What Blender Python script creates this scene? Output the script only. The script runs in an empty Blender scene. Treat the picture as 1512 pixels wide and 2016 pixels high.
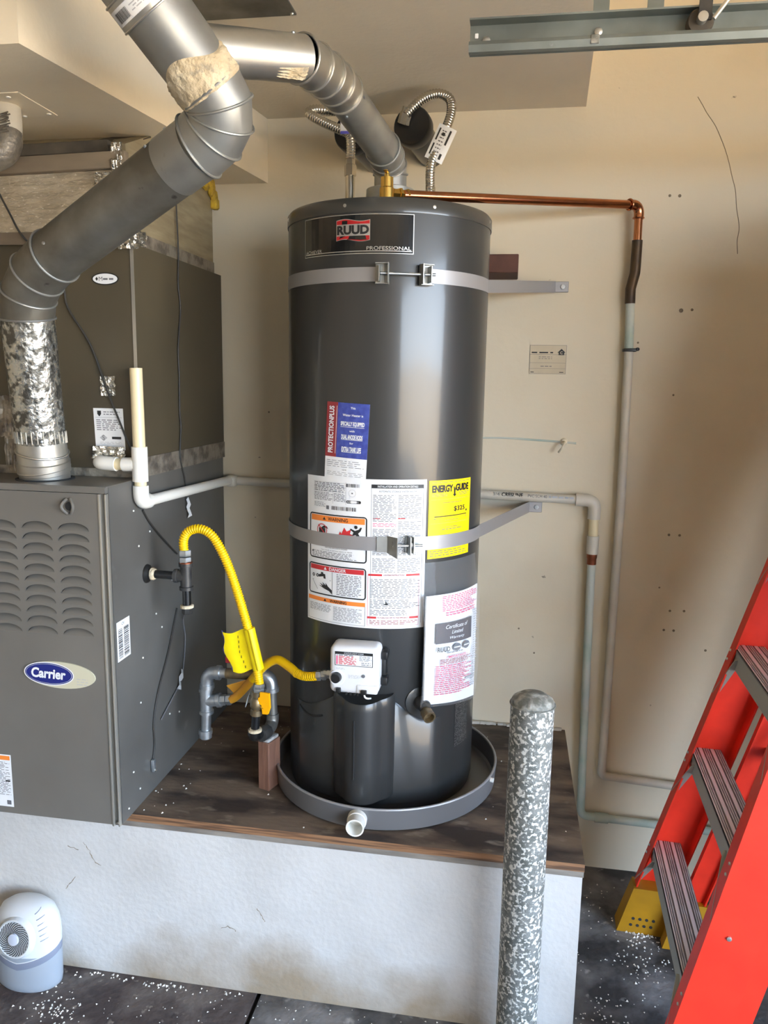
import bpy, bmesh, math, random
from mathutils import Vector, Matrix
from mathutils.geometry import tessellate_polygon
random.seed(7)
SC = bpy.context.scene
COL = SC.collection
rad = math.radians

# ------------------------------------------------------------------ camera
cam = bpy.data.cameras.new('camera')
cam.sensor_fit = 'HORIZONTAL'; cam.sensor_width = 36.0; cam.lens = 1521.0 * 36.0 / 1512.0
cam.clip_start = 0.02
camo = bpy.data.objects.new('camera', cam); COL.objects.link(camo)
fw = Vector((-0.1576, 0.9732, -0.1667)).normalized()
rt = Vector((0.98657, 0.16253, 0.01644)); rt = (rt - fw * rt.dot(fw)).normalized()
up = rt.cross(fw)
camo.matrix_world = Matrix(((rt.x, up.x, -fw.x, 0), (rt.y, up.y, -fw.y, 0), (rt.z, up.z, -fw.z, 1.52), (0, 0, 0, 1)))
SC.camera = camo

# ------------------------------------------------------------------ world, sun, daylight through the open door
W = bpy.data.worlds.new('sky'); SC.world = W; W.use_nodes = True
nt = W.node_tree; bg = nt.nodes['Background']
tc = nt.nodes.new('ShaderNodeTexCoord'); sx = nt.nodes.new('ShaderNodeSeparateXYZ'); cr = nt.nodes.new('ShaderNodeValToRGB')
nt.links.new(tc.outputs['Generated'], sx.inputs[0]); nt.links.new(sx.outputs['Z'], cr.inputs[0]); nt.links.new(cr.outputs[0], bg.inputs['Color'])
cr.color_ramp.elements[0].color = (0.70, 0.84, 1.0, 1); cr.color_ramp.elements[1].color = (0.13, 0.27, 0.55, 1)
cr.color_ramp.elements[1].position = 0.7
bg.inputs['Strength'].default_value = 21.0
sun = bpy.data.lights.new('sun', 'SUN'); sun.energy = 78.0; sun.angle = rad(0.6); sun.color = (1.0, 0.81, 0.46)
suno = bpy.data.objects.new('sun', sun); COL.objects.link(suno)
suno.rotation_euler = Vector((0.45, 0.35, -0.82)).to_track_quat('-Z', 'Y').to_euler()
DOOR_X, DOOR_Y0, DOOR_Y1, DOOR_Z = 2.05, -3.8, 1.20, 2.12
por = bpy.data.lights.new('door_daylight_portal', 'AREA'); por.shape = 'RECTANGLE'
por.size = DOOR_Y1 - DOOR_Y0; por.size_y = DOOR_Z
por.cycles.is_portal = True
poro = bpy.data.objects.new('door_daylight_portal', por); COL.objects.link(poro)
poro.matrix_world = Matrix.Translation((DOOR_X + 0.06, (DOOR_Y0 + DOOR_Y1) / 2, DOOR_Z / 2)) @ Matrix(((0, 0, 1, 0), (1, 0, 0, 0), (0, 1, 0, 0), (0, 0, 0, 1)))
SC.view_settings.view_transform = 'Standard'; SC.view_settings.look = 'None'
SC.view_settings.exposure = 0.09; SC.view_settings.gamma = 1.0; SC.view_settings.use_curve_mapping = False
SC.cycles.max_bounces = 10; SC.cycles.diffuse_bounces = 6; SC.cycles.glossy_bounces = 4; SC.cycles.sample_clamp_indirect = 10.0

# ------------------------------------------------------------------ materials
MATS = {}
def mat(name, col, rough=0.55, metal=0.0, col2=None, scale=6.0, lo=0.35, hi=0.65, detail=6.0, stretch=None,
        col3=None, scale3=40.0, lo3=0.62, hi3=0.68, bump=0.0, bscale=60.0, rough2=None, coat=0.0, alpha=1.0, trans=0.0, vor=False, spec=None, bdist=0.01, croug=0.06, low_stain=None):
    m = bpy.data.materials.new(name); m.use_nodes = True
    t = m.node_tree; b = t.nodes['Principled BSDF']; N = t.nodes.new; L = t.links.new
    b.inputs['Base Color'].default_value = (*col, 1); b.inputs['Roughness'].default_value = rough; b.inputs['Metallic'].default_value = metal
    b.inputs['Coat Weight'].default_value = coat; b.inputs['Coat Roughness'].default_value = croug
    b.inputs['Alpha'].default_value = alpha; b.inputs['Transmission Weight'].default_value = trans
    if spec is not None: b.inputs['Specular IOR Level'].default_value = spec
    if col2 is not None or col3 is not None or bump:
        tcn = N('ShaderNodeTexCoord'); src = tcn.outputs['Object']
        if stretch:
            mp = N('ShaderNodeMapping'); mp.inputs['Scale'].default_value = stretch; L(src, mp.inputs[0]); src = mp.outputs[0]
    def nz(sc, lo_, hi_, det, voro=False):
        if voro:
            n = N('ShaderNodeTexVoronoi'); n.inputs['Scale'].default_value = sc; out = n.outputs['Color']
        else:
            n = N('ShaderNodeTexNoise'); n.inputs['Scale'].default_value = sc; n.inputs['Detail'].default_value = det; out = n.outputs['Fac']
        L(src, n.inputs['Vector'])
        r = N('ShaderNodeMapRange'); r.inputs[1].default_value = lo_; r.inputs[2].default_value = hi_; L(out, r.inputs[0]); return r.outputs[0]
    cur = None
    if col2 is not None:
        fac = nz(scale, lo, hi, detail, vor)
        mx = N('ShaderNodeMix'); mx.data_type = 'RGBA'; mx.inputs[6].default_value = (*col, 1); mx.inputs[7].default_value = (*col2, 1)
        L(fac, mx.inputs[0]); cur = mx.outputs[2]; L(cur, b.inputs['Base Color'])
        if rough2 is not None:
            rr = N('ShaderNodeMapRange'); rr.inputs[3].default_value = rough; rr.inputs[4].default_value = rough2; L(fac, rr.inputs[0]); L(rr.outputs[0], b.inputs['Roughness'])
    if col3 is not None:
        fac = nz(scale3, lo3, hi3, 4.0)
        mx = N('ShaderNodeMix'); mx.data_type = 'RGBA'; mx.inputs[7].default_value = (*col3, 1)
        if cur: L(cur, mx.inputs[6])
        else: mx.inputs[6].default_value = (*col, 1)
        L(fac, mx.inputs[0]); L(mx.outputs[2], b.inputs['Base Color'])
    if low_stain is not None:      # damp stains creeping up from the floor
        prev = b.inputs['Base Color'].links[0].from_socket
        sp = N('ShaderNodeSeparateXYZ'); L(tcn.outputs['Object'], sp.inputs[0])
        rz = N('ShaderNodeMapRange'); rz.inputs[1].default_value = 0.0; rz.inputs[2].default_value = 0.20; rz.inputs[3].default_value = 0.30; rz.inputs[4].default_value = -0.08; L(sp.outputs['Z'], rz.inputs[0])
        n = N('ShaderNodeTexNoise'); n.inputs['Scale'].default_value = 3.3; n.inputs['Detail'].default_value = 7.0; L(src, n.inputs['Vector'])
        ad = N('ShaderNodeMath'); L(n.outputs['Fac'], ad.inputs[0]); L(rz.outputs[0], ad.inputs[1])
        r2 = N('ShaderNodeMapRange'); r2.inputs[1].default_value = 0.58; r2.inputs[2].default_value = 0.85; L(ad.outputs[0], r2.inputs[0])
        mx = N('ShaderNodeMix'); mx.data_type = 'RGBA'; L(prev, mx.inputs[6]); mx.inputs[7].default_value = (*low_stain, 1); L(r2.outputs[0], mx.inputs[0]); L(mx.outputs[2], b.inputs['Base Color'])
    if bump:
        n = N('ShaderNodeTexNoise'); n.inputs['Scale'].default_value = bscale; n.inputs['Detail'].default_value = 5.0; L(src, n.inputs['Vector'])
        bp = N('ShaderNodeBump'); bp.inputs['Strength'].default_value = bump; bp.inputs['Distance'].default_value = bdist; L(n.outputs['Fac'], bp.inputs['Height']); L(bp.outputs[0], b.inputs['Normal'])
    MATS[name] = m
    return m
mat('wall_paint', (0.66, 0.585, 0.445), 0.75, col2=(0.53, 0.445, 0.31), scale=1.6, lo=0.48, hi=0.80, detail=4, col3=(0.22, 0.18, 0.14), scale3=30, lo3=0.735, hi3=0.78, bump=0.10, bscale=45)
mat('garage_wall', (0.32, 0.255, 0.175), 0.85, col2=(0.22, 0.17, 0.11), scale=1.2)
mat('wall_crack', (0.20, 0.16, 0.11), 0.9)
mat('ceiling_paint', (0.72, 0.655, 0.54), 0.85, col2=(0.64, 0.57, 0.46), scale=2.2, lo=0.4, hi=0.75, col3=(0.25, 0.21, 0.16), scale3=8, lo3=0.74, hi3=0.82, bump=0.12, bscale=80)
mat('soffit_paint', (0.84, 0.755, 0.60), 0.85, col2=(0.76, 0.67, 0.52), scale=3, bump=0.1, bscale=60)
mat('stucco', (0.56, 0.545, 0.52), 0.85, col2=(0.48, 0.465, 0.44), scale=5, lo=0.45, hi=0.75, col3=(0.36, 0.35, 0.34), scale3=26, lo3=0.74, hi3=0.80, bump=0.16, bscale=70, low_stain=(0.30, 0.235, 0.16))
mat('concrete', (0.040, 0.037, 0.035), 0.8, col2=(0.26, 0.245, 0.23), scale=5.5, lo=0.42, hi=0.66, detail=9, col3=(0.36, 0.34, 0.31), scale3=26, lo3=0.64, hi3=0.76, bump=0.3, bscale=60)
mat('concrete_red', (0.062, 0.045, 0.041), 0.85, col2=(0.15, 0.125, 0.11), scale=9, lo=0.45, hi=0.66, detail=9, col3=(0.33, 0.28, 0.23), scale3=30, lo3=0.63, hi3=0.74, bump=0.35, bscale=55)
mat('joint_dirt', (0.015, 0.013, 0.012), 0.95)
mat('driveway', (0.52, 0.42, 0.29), 0.9, col2=(0.46, 0.37, 0.26), scale=2)
mat('plywood', (0.185, 0.135, 0.095), 0.7, col2=(0.045, 0.032, 0.026), scale=4.6, lo=0.44, hi=0.60, stretch=(0.8, 2.0, 1), col3=(0.30, 0.25, 0.19), scale3=16, lo3=0.62, hi3=0.78, bump=0.15, bscale=40)
mat('ply_edge', (0.26, 0.13, 0.06), 0.75, col2=(0.10, 0.05, 0.025), scale=40, lo=0.45, hi=0.6, stretch=(0.15, 0.15, 4))
mat('sill_wood', (0.27, 0.24, 0.20), 0.9, col2=(0.12, 0.10, 0.085), scale=14, stretch=(0.4, 1, 2), bump=0.3)
mat('redwood', (0.22, 0.105, 0.066), 0.75, col2=(0.15, 0.07, 0.045), scale=30, stretch=(2, 2, 0.25), bump=0.2)
mat('stained_block', (0.11, 0.042, 0.028), 0.7, col2=(0.08, 0.03, 0.02), scale=20)
mat('heater_grey', (0.031, 0.032, 0.032), 0.36, coat=0.38, croug=0.11)
mat('heater_lid', (0.040, 0.040, 0.037), 0.35, coat=0.4)
mat('black_plastic', (0.012, 0.012, 0.012), 0.4)
mat('black_gloss', (0.010, 0.010, 0.010), 0.18, coat=0.5)
mat('black_iron', (0.022, 0.022, 0.022), 0.38, col2=(0.05, 0.048, 0.045), scale=40)
mat('white_plastic', (0.72, 0.72, 0.72), 0.35)
mat('paper', (0.76, 0.77, 0.78), 0.45)
mat('paper_old', (0.60, 0.515, 0.375), 0.8, col2=(0.52, 0.44, 0.31), scale=12)
mat('ink', (0.018, 0.018, 0.018), 0.5)
mat('ink_grey', (0.14, 0.14, 0.15), 0.6)
mat('warranty_block', (0.055, 0.045, 0.05), 0.5)
mat('ink_faint', (0.42, 0.43, 0.45), 0.6)
mat('ink_red', (0.55, 0.03, 0.035), 0.45)
mat('ink_pink', (0.70, 0.09, 0.19), 0.5)
mat('ink_dark_red', (0.28, 0.03, 0.035), 0.5)
mat('ink_orange', (0.85, 0.24, 0.04), 0.45)
mat('ink_blue', (0.035, 0.05, 0.26), 0.4, col2=(0.06, 0.09, 0.36), scale=90)
mat('badge_blue', (0.012, 0.02, 0.17), 0.35)
mat('badge_cream', (0.55, 0.52, 0.38), 0.4)
mat('yellow_print', (0.90, 0.66, 0.0), 0.5)
mat('silver_print', (0.55, 0.54, 0.52), 0.3, metal=0.7)
mat('logo_red', (0.42, 0.012, 0.015), 0.3)
mat('galvanized', (0.40, 0.41, 0.39), 0.46, metal=0.8, col2=(0.30, 0.30, 0.29), scale=9, lo=0.4, hi=0.65, rough2=0.5, col3=(0.20, 0.19, 0.17), scale3=22, lo3=0.70, hi3=0.78)
mat('galv_dull', (0.25, 0.25, 0.235), 0.42, metal=0.75, col2=(0.15, 0.14, 0.115), scale=9, rough2=0.6, col3=(0.08, 0.075, 0.065), scale3=25, lo3=0.69, hi3=0.75)
mat('galv_spangle', (0.66, 0.66, 0.62), 0.25, metal=0.95, col2=(0.14, 0.135, 0.12), scale=62, lo=0.44, hi=0.57, detail=3, rough2=0.5, bump=0.5, bscale=70)
mat('bright_steel', (0.62, 0.61, 0.57), 0.36, metal=0.95, col2=(0.50, 0.49, 0.45), scale=14, rough2=0.45)
mat('strap_steel', (0.36, 0.355, 0.36), 0.45, metal=0.45)
mat('zinc', (0.55, 0.58, 0.60), 0.35, metal=0.85, col2=(0.40, 0.43, 0.45), scale=50)
mat('zinc_rail', (0.25, 0.28, 0.27), 0.5, metal=0.6, col2=(0.17, 0.19, 0.18), scale=9, col3=(0.42, 0.42, 0.40), scale3=40, lo3=0.7, hi3=0.8)
mat('aluminium', (0.50, 0.48, 0.46), 0.42, metal=0.2, col2=(0.36, 0.34, 0.32), scale=30)
mat('alu_groove', (0.17, 0.16, 0.155), 0.55, metal=0.2)  # darker grooves, lighter ribs: tread relief shading put into the colour
mat('alu_rib', (0.66, 0.645, 0.62), 0.38, metal=0.3)
mat('alu_side', (0.34, 0.35, 0.32), 0.5, metal=0.2)
mat('stainless', (0.62, 0.58, 0.50), 0.25, metal=1.0)
mat('brass', (0.72, 0.47, 0.12), 0.25, metal=1.0)
mat('brass_dull', (0.30, 0.22, 0.12), 0.45, metal=0.8, col2=(0.20, 0.16, 0.10), scale=60)
mat('copper', (0.62, 0.24, 0.11), 0.22, metal=1.0, col2=(0.50, 0.20, 0.09), scale=25)
mat('copper_old', (0.10, 0.065, 0.035), 0.5, metal=0.6, col2=(0.055, 0.04, 0.03), scale=30)
mat('copper_flux', (0.28, 0.09, 0.045), 0.4, metal=0.8)
mat('pipe_paint', (0.58, 0.545, 0.47), 0.6, col2=(0.50, 0.455, 0.37), scale=8, col3=(0.20, 0.16, 0.12), scale3=45, lo3=0.74, hi3=0.78)
mat('pipe_verdigris', (0.50, 0.53, 0.47), 0.65, col2=(0.36, 0.45, 0.38), scale=9, lo=0.45, hi=0.7, col3=(0.15, 0.22, 0.17), scale3=30, lo3=0.72, hi3=0.78)
mat('pvc_white', (0.74, 0.73, 0.68), 0.35)
mat('pvc_aged', (0.60, 0.57, 0.49), 0.5, col2=(0.52, 0.48, 0.40), scale=10)
mat('cpvc_cream', (0.70, 0.60, 0.38), 0.4)
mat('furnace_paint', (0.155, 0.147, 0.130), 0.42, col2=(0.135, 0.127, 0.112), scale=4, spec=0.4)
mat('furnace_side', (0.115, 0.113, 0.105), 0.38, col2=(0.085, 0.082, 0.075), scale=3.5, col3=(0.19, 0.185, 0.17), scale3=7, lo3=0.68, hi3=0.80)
mat('coil_paint', (0.078, 0.064, 0.040), 0.5, col2=(0.060, 0.049, 0.031), scale=3)
mat('dark_gap', (0.02, 0.02, 0.02), 0.9)
mat('edge_metal', (0.42, 0.40, 0.35), 0.35, metal=0.6)
mat('foil', (0.60, 0.52, 0.39), 0.36, metal=0.45, col2=(0.47, 0.40, 0.29), scale=40, lo=0.4, hi=0.62, col3=(0.92, 0.86, 0.74), scale3=150, lo3=0.60, hi3=0.72, bump=0.5, bscale=130, stretch=(0.6, 0.6, 1.5))  # sparkle of the foil painted in as pale specks
mat('foil_tape', (0.68, 0.65, 0.58), 0.22, metal=0.95, bump=0.9, bscale=60)
mat('foil_dirty', (0.30, 0.27, 0.22), 0.45, metal=0.5, col2=(0.14, 0.12, 0.10), scale=28, lo=0.42, hi=0.6, bump=0.4, bscale=60)
mat('duct_side', (0.40, 0.34, 0.22), 0.45, metal=0.4, col2=(0.30, 0.25, 0.16), scale=60, stretch=(1, 0.15, 1), bump=0.3)
mat('old_wood', (0.24, 0.19, 0.13), 0.8, col2=(0.15, 0.115, 0.08), scale=12, stretch=(0.3, 1, 1))
mat('dark_wood', (0.09, 0.075, 0.055), 0.85, col2=(0.05, 0.042, 0.032), scale=14)
mat('glass_wool', (0.55, 0.36, 0.03), 0.95, col2=(0.38, 0.24, 0.03), scale=60, bump=0.8)
mat('mastic', (0.52, 0.42, 0.27), 0.9, col2=(0.66, 0.57, 0.41), scale=30, bump=0.9, bscale=70, col3=(0.33, 0.29, 0.22), scale3=40, lo3=0.6, hi3=0.7)
mat('gas_yellow', (0.86, 0.52, 0.0), 0.4)
mat('gas_orange', (0.62, 0.29, 0.02), 0.45)
mat('tag_yellow', (0.88, 0.70, 0.0), 0.5, col2=(0.80, 0.60, 0.0), scale=20)
mat('tag_blue', (0.10, 0.10, 0.55), 0.5)
mat('valve_orange', (0.90, 0.40, 0.0), 0.4)
mat('tag_red', (0.35, 0.02, 0.03), 0.5)
mat('red_fibre', (0.74, 0.034, 0.014), 0.38, col2=(0.64, 0.028, 0.012), scale=16, spec=0.4)
mat('boot_yellow', (0.43, 0.205, 0.004), 0.5, col2=(0.30, 0.14, 0.004), scale=9, col3=(0.10, 0.07, 0.02), scale3=24, lo3=0.68, hi3=0.74)
mat('bollard_paint', (0.21, 0.215, 0.20), 0.5, metal=0.3, col2=(0.12, 0.125, 0.112), scale=40, col3=(0.66, 0.65, 0.60), scale3=135, lo3=0.52, hi3=0.58, bump=0.6, bscale=150, bdist=0.003)
mat('bollard_cap', (0.13, 0.13, 0.11), 0.6, col2=(0.36, 0.35, 0.31), scale=60, lo=0.46, hi=0.68, bump=0.4)
mat('pan_grey', (0.17, 0.17, 0.175), 0.42, metal=0.3)
mat('device_white', (0.60, 0.62, 0.63), 0.4)
mat('device_band', (0.20, 0.22, 0.28), 0.4)
mat('device_tank', (0.37, 0.41, 0.46), 0.35, trans=0.2)
mat('device_hub', (0.55, 0.58, 0.66), 0.4)
mat('crumb', (0.72, 0.68, 0.60), 0.9)
mat('wire_black', (0.03, 0.028, 0.025), 0.5)
mat('clear_film', (0.80, 0.82, 0.84), 0.06, alpha=0.09)
mat('crusted', (0.45, 0.44, 0.42), 0.9, col2=(0.3, 0.3, 0.29), scale=60, bump=0.7)

# ------------------------------------------------------------------ mesh helpers
class MB:
    def __init__(s): s.v = []; s.f = []; s.m = []; s.k = 0
    def add(s, vs, fs):
        o = len(s.v); s.v += [Vector(p) for p in vs]
        for f in fs: s.f.append([i + o for i in f]); s.m.append(s.k)
        return s
    def box(s, x0, x1, y0, y1, z0, z1):
        return s.add([(x0, y0, z0), (x1, y0, z0), (x1, y1, z0), (x0, y1, z0), (x0, y0, z1), (x1, y0, z1), (x1, y1, z1), (x0, y1, z1)],
                     [(0, 3, 2, 1), (4, 5, 6, 7), (0, 1, 5, 4), (1, 2, 6, 5), (2, 3, 7, 6), (3, 0, 4, 7)])
    def obox(s, c, ax, ay, az, sx_, sy_, sz_):
        c = Vector(c); ax = Vector(ax).normalized() * sx_ / 2; ay = Vector(ay).normalized() * sy_ / 2; az = Vector(az).normalized() * sz_ / 2
        P = [c + i * ax + j * ay + k * az for k in (-1, 1) for (i, j) in ((-1, -1), (1, -1), (1, 1), (-1, 1))]
        return s.add(P, [(0, 3, 2, 1), (4, 5, 6, 7), (0, 1, 5, 4), (1, 2, 6, 5), (2, 3, 7, 6), (3, 0, 4, 7)])
    def rbox(s, c, size, bev=0.006, seg=3, rot=None):
        bm = bmesh.new(); bmesh.ops.create_cube(bm, size=1.0)
        for v in bm.verts: v.co = Vector((v.co.x * size[0], v.co.y * size[1], v.co.z * size[2]))
        bmesh.ops.bevel(bm, geom=bm.edges[:], offset=bev, segments=seg, affect='EDGES', profile=0.5)
        R = rot or Matrix.Identity(3); c = Vector(c)
        bm.verts.index_update()
        s.add([c + R @ v.co for v in bm.verts], [[v.index for v in f.verts] for f in bm.faces]); bm.free(); return s
    def tube(s, pts, r, n=18, caps=True, t0=None, t1=None):
        pts = [Vector(p) for p in pts]; N = len(pts)
        rs = r if isinstance(r, (list, tuple)) else [r] * N
        T = []
        for i in range(N):
            a = pts[max(i - 1, 0)]; b = pts[min(i + 1, N - 1)]; T.append((b - a).normalized())
        if t0 is not None: T[0] = Vector(t0).normalized()
        if t1 is not None: T[-1] = Vector(t1).normalized()
        ref = Vector((0, 0, 1)) if abs(T[0].z) < 0.9 else Vector((1, 0, 0))
        nrm = (ref - T[0] * ref.dot(T[0])).normalized(); V = []; F = []
        for i in range(N):
            nrm = (nrm - T[i] * nrm.dot(T[i])).normalized(); bn = T[i].cross(nrm)
            for k in range(n):
                a = 2 * math.pi * k / n; V.append(pts[i] + (nrm * math.cos(a) + bn * math.sin(a)) * rs[i])
        for i in range(N - 1):
            for k in range(n):
                k2 = (k + 1) % n; F.append((i * n + k, i * n + k2, (i + 1) * n + k2, (i + 1) * n + k))
        if caps: F.append(tuple(range(n - 1, -1, -1))); F.append(tuple((N - 1) * n + k for k in range(n)))
        return s.add(V, F)
    def lathe(s, prof, c=(0, 0, 0), axis=(0, 0, 1), n=32, closed=False, sx_=1.0, sy_=1.0):
        c = Vector(c); ax = Vector(axis).normalized(); ref = Vector((1, 0, 0)) if abs(ax.x) < 0.9 else Vector((0, 1, 0))
        e1 = (ref - ax * ref.dot(ax)).normalized(); e2 = ax.cross(e1); V = []; F = []; N = len(prof)
        for (r, h) in prof:
            for k in range(n):
                a = 2 * math.pi * k / n; V.append(c + ax * h + e1 * (math.cos(a) * r * sx_) + e2 * (math.sin(a) * r * sy_))
        for i in range(N - 1 if not closed else N):
            j = (i + 1) % N
            for k in range(n):
                k2 = (k + 1) % n; F.append((i * n + k, i * n + k2, j * n + k2, j * n + k))
        if not closed:
            if prof[0][0] > 1e-6: F.append(tuple(range(n - 1, -1, -1)))
            if prof[-1][0] > 1e-6: F.append(tuple((N - 1) * n + k for k in range(n)))
        return s.add(V, F)
    def prism(s, poly, d, flip=False):
        """poly: list of 3-D points (planar), extruded by vector d"""
        d = Vector(d); P = [Vector(p) for p in poly]; n = len(P)
        F = [tuple(range(n)), tuple(range(2 * n - 1, n - 1, -1))] + [(i, i + n, (i + 1) % n + n, (i + 1) % n) for i in range(n)]
        return s.add(P + [p + d for p in P], F)
    def build(s, name, mats, parent=None, ang=38, smooth=True):
        me = bpy.data.meshes.new(name)
        off = Vector((0, 0, 0)); p = parent
        while p is not None: off += p.location; p = p.parent
        me.from_pydata([tuple(v - off) for v in s.v], [], s.f)
        if isinstance(mats, str): mats = [mats]
        for m in mats: me.materials.append(MATS[m])
        me.polygons.foreach_set('material_index', s.m)
        bm = bmesh.new(); bm.from_mesh(me); bmesh.ops.remove_doubles(bm, verts=bm.verts[:], dist=1e-6)
        if not getattr(s, 'keepn', False): bmesh.ops.recalc_face_normals(bm, faces=bm.faces[:])
        bm.to_mesh(me); bm.free()
        if smooth:
            me.polygons.foreach_set('use_smooth', [True] * len(me.polygons)); me.set_sharp_from_angle(angle=rad(ang))
        o = bpy.data.objects.new(name, me); COL.objects.link(o)
        if parent: o.parent = parent
        return o
def tag(o, label=None, cat=None, group=None, kind=None):
    if label: o['label'] = label
    if cat: o['category'] = cat
    if group: o['group'] = group
    if kind: o['kind'] = kind
    return o
def thing(name, label, cat, loc=(0, 0, 0), group=None):
    o = bpy.data.objects.new(name, None); COL.objects.link(o); o.location = loc; o.empty_display_size = 0.05
    return tag(o, label, cat, group)
def copy_part(o, parent, loc):
    c = o.copy(); COL.objects.link(c); c.parent = parent; c.location = loc; return c
def smoothpath(pts, per=12):
    P = [Vector(p) for p in pts]; P = [P[0] * 2 - P[1]] + P + [P[-1] * 2 - P[-2]]; out = []
    for i in range(1, len(P) - 2):
        a, b, c, d = P[i - 1], P[i], P[i + 1], P[i + 2]
        for k in range(per):
            t = k / per
            out.append(0.5 * ((2 * b) + (c - a) * t + (2 * a - 5 * b + 4 * c - d) * t * t + (3 * b - a - 3 * c + d) * t ** 3))
    out.append(P[-2]); return out
def resample(pts, step):
    out = [pts[0].copy()]; acc = 0.0
    for a, b in zip(pts, pts[1:]):
        L = (b - a).length; 
        if L < 1e-9: continue
        t = step - acc
        while t <= L: out.append(a + (b - a) * (t / L)); t += step
        acc = L - (t - step)
    out.append(pts[-1].copy()); return out
def bend(a, corner, b, rb, n=8):
    """rounded corner points between straight runs a-corner-b"""
    a, c, b = Vector(a), Vector(corner), Vector(b)
    d1 = (a - c).normalized(); d2 = (b - c).normalized(); p1 = c + d1 * rb; p2 = c + d2 * rb; out = []
    for i in range(n + 1):
        t = i / n; out.append(p1 * (1 - t) ** 2 + c * 2 * t * (1 - t) + p2 * t * t)
    return out
def corrugated(mb, pts, r, amp, pitch, n=14):
    P = resample(smoothpath(pts, 16), pitch / 4); rs = [r + amp * (0.0, 0.85, 1.0, 0.85)[i % 4] for i in range(len(P))]
    mb.tube(P, rs, n)
_tx = {}
def text_mesh(st, bold=0.0, shear=0.0):
    key = (st, bold, shear)
    if key in _tx: return _tx[key]
    cu = bpy.data.curves.new('t', 'FONT'); cu.body = st; cu.size = 1.0; cu.resolution_u = 3; cu.offset = bold; cu.shear = shear
    o = bpy.data.objects.new('t', cu); COL.objects.link(o); dg = bpy.context.evaluated_depsgraph_get(); dg.update()
    me = o.evaluated_get(dg).to_mesh(); V = [v.co.copy() for v in me.vertices]; F = [list(p.vertices) for p in me.polygons]
    o.evaluated_get(dg).to_mesh_clear(); bpy.data.objects.remove(o); bpy.data.curves.remove(cu)
    x0 = min(v.x for v in V); x1 = max(v.x for v in V); y0 = min(v.y for v in V); y1 = max(v.y for v in V)
    V = [((v.x - x0) / (x1 - x0), (v.y - y0) / (y1 - y0)) for v in V]
    _tx[key] = (V, F, (x1 - x0) / (y1 - y0)); return _tx[key]
class Sheet:
    """flat print laid on a surface: fn(u, v, h) -> point; u to the right, v up, h outward"""
    def __init__(s, fn, du=0.02): s.fn = fn; s.b = MB(); s.p = MB(); s.b.keepn = s.p.keepn = True; s.du = du; s.bm = []; s.pm = []
    def _mi(s, lst, m):
        if m not in lst: lst.append(m)
        return lst.index(m)
    def _rect(s, mb, u0, v0, u1, v1, h):
        n = max(1, int(abs(u1 - u0) / s.du + 0.99)); V = []; F = []
        for i in range(n + 1):
            u = u0 + (u1 - u0) * i / n; V += [s.fn(u, v0, h), s.fn(u, v1, h)]
        for i in range(n): F.append((2 * i, 2 * i + 2, 2 * i + 3, 2 * i + 1))
        mb.add(V, F)
    def base(s, u0, v0, u1, v1, m, h=0.0010): s.b.k = s._mi(s.bm, m); s._rect(s.b, u0, v0, u1, v1, h)
    def rect(s, u0, v0, u1, v1, m, h=0.0015): s.p.k = s._mi(s.pm, m); s._rect(s.p, u0, v0, u1, v1, h)
    def poly(s, pts, m, h=0.0015):
        s.p.k = s._mi(s.pm, m); tr = tessellate_polygon([[Vector((a, b, 0)) for a, b in pts]])
        F = []
        for t in tr:
            a, b, c = (pts[i] for i in t)
            F.append(tuple(t) if (b[0] - a[0]) * (c[1] - a[1]) - (b[1] - a[1]) * (c[0] - a[0]) > 0 else tuple(reversed(t)))
        s.p.add([s.fn(a, b, h) for a, b in pts], F)
    def text(s, st, u, v, size, m, h=0.0019, align='C', width=None, rot=0.0, bold=0.0, shear=0.0):
        V, F, asp = text_mesh(st, bold, shear); w = width or asp * size
        s.p.k = s._mi(s.pm, m); ca, sa = math.cos(rot), math.sin(rot); ox = {'C': -w / 2, 'L': 0, 'R': -w}[align]; P = []
        for a, b in V:
            x = ox + a * w; y = (b - 0.5) * size; P.append(s.fn(u + x * ca - y * sa, v + x * sa + y * ca, h))
        s.p.add(P, F)
    def lines(s, u0, v0, u1, v1, rows, m, h=0.0016, fill=0.5, word=0.012, seed=1, ragged=0.25, scale_u=1.0):
        rg = random.Random(seed); dv = (v1 - v0) / rows
        for i in range(rows):
            vc = v1 - dv * (i + 0.5); u = u0; end = u1 - (u1 - u0) * (rg.random() * ragged if rg.random() < 0.5 else 0)
            while u < end:
                w = word * rg.uniform(0.35, 1.3); e = min(u + w, end); s.rect(u, vc - dv * fill / 2, e, vc + dv * fill / 2, m, h); u = e + word * 0.28
    def build(s, name, parent, label=None):
        o = s.b.build(name, s.bm, parent, smooth=False)
        if label: o['label'] = label
        if s.p.v: tag(s.p.build('print', s.pm, o, smooth=False), kind='stuff')
        return o

# ------------------------------------------------------------------ the room
def struct(name, mb, m, parent=None, **k):
    o = mb.build(name, m, parent, **k); o['kind'] = 'structure'; return o
WY = 2.33
RX0, RX1, RY0 = -2.3, DOOR_X, -4.3
wall = struct('wall_back', MB().box(RX0, RX1 + 0.12, WY, WY + 0.12, 0, 2.8), 'wall_paint', smooth=False)
struct('wall_left', MB().box(RX0 - 0.12, RX0, RY0, WY, 0, 2.8), 'garage_wall', smooth=False)
struct('wall_front', MB().box(RX0, RX1 + 0.12, RY0 - 0.12, RY0, 0, 2.8), 'garage_wall', smooth=False)
w = MB()
w.box(RX1, RX1 + 0.12, DOOR_Y1, WY, 0, 2.8); w.box(RX1, RX1 + 0.12, RY0, DOOR_Y0, 0, 2.8); w.box(RX1, RX1 + 0.12, DOOR_Y0, DOOR_Y1, DOOR_Z, 2.8)
struct('wall_right', w, 'garage_wall', smooth=False)
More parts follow.
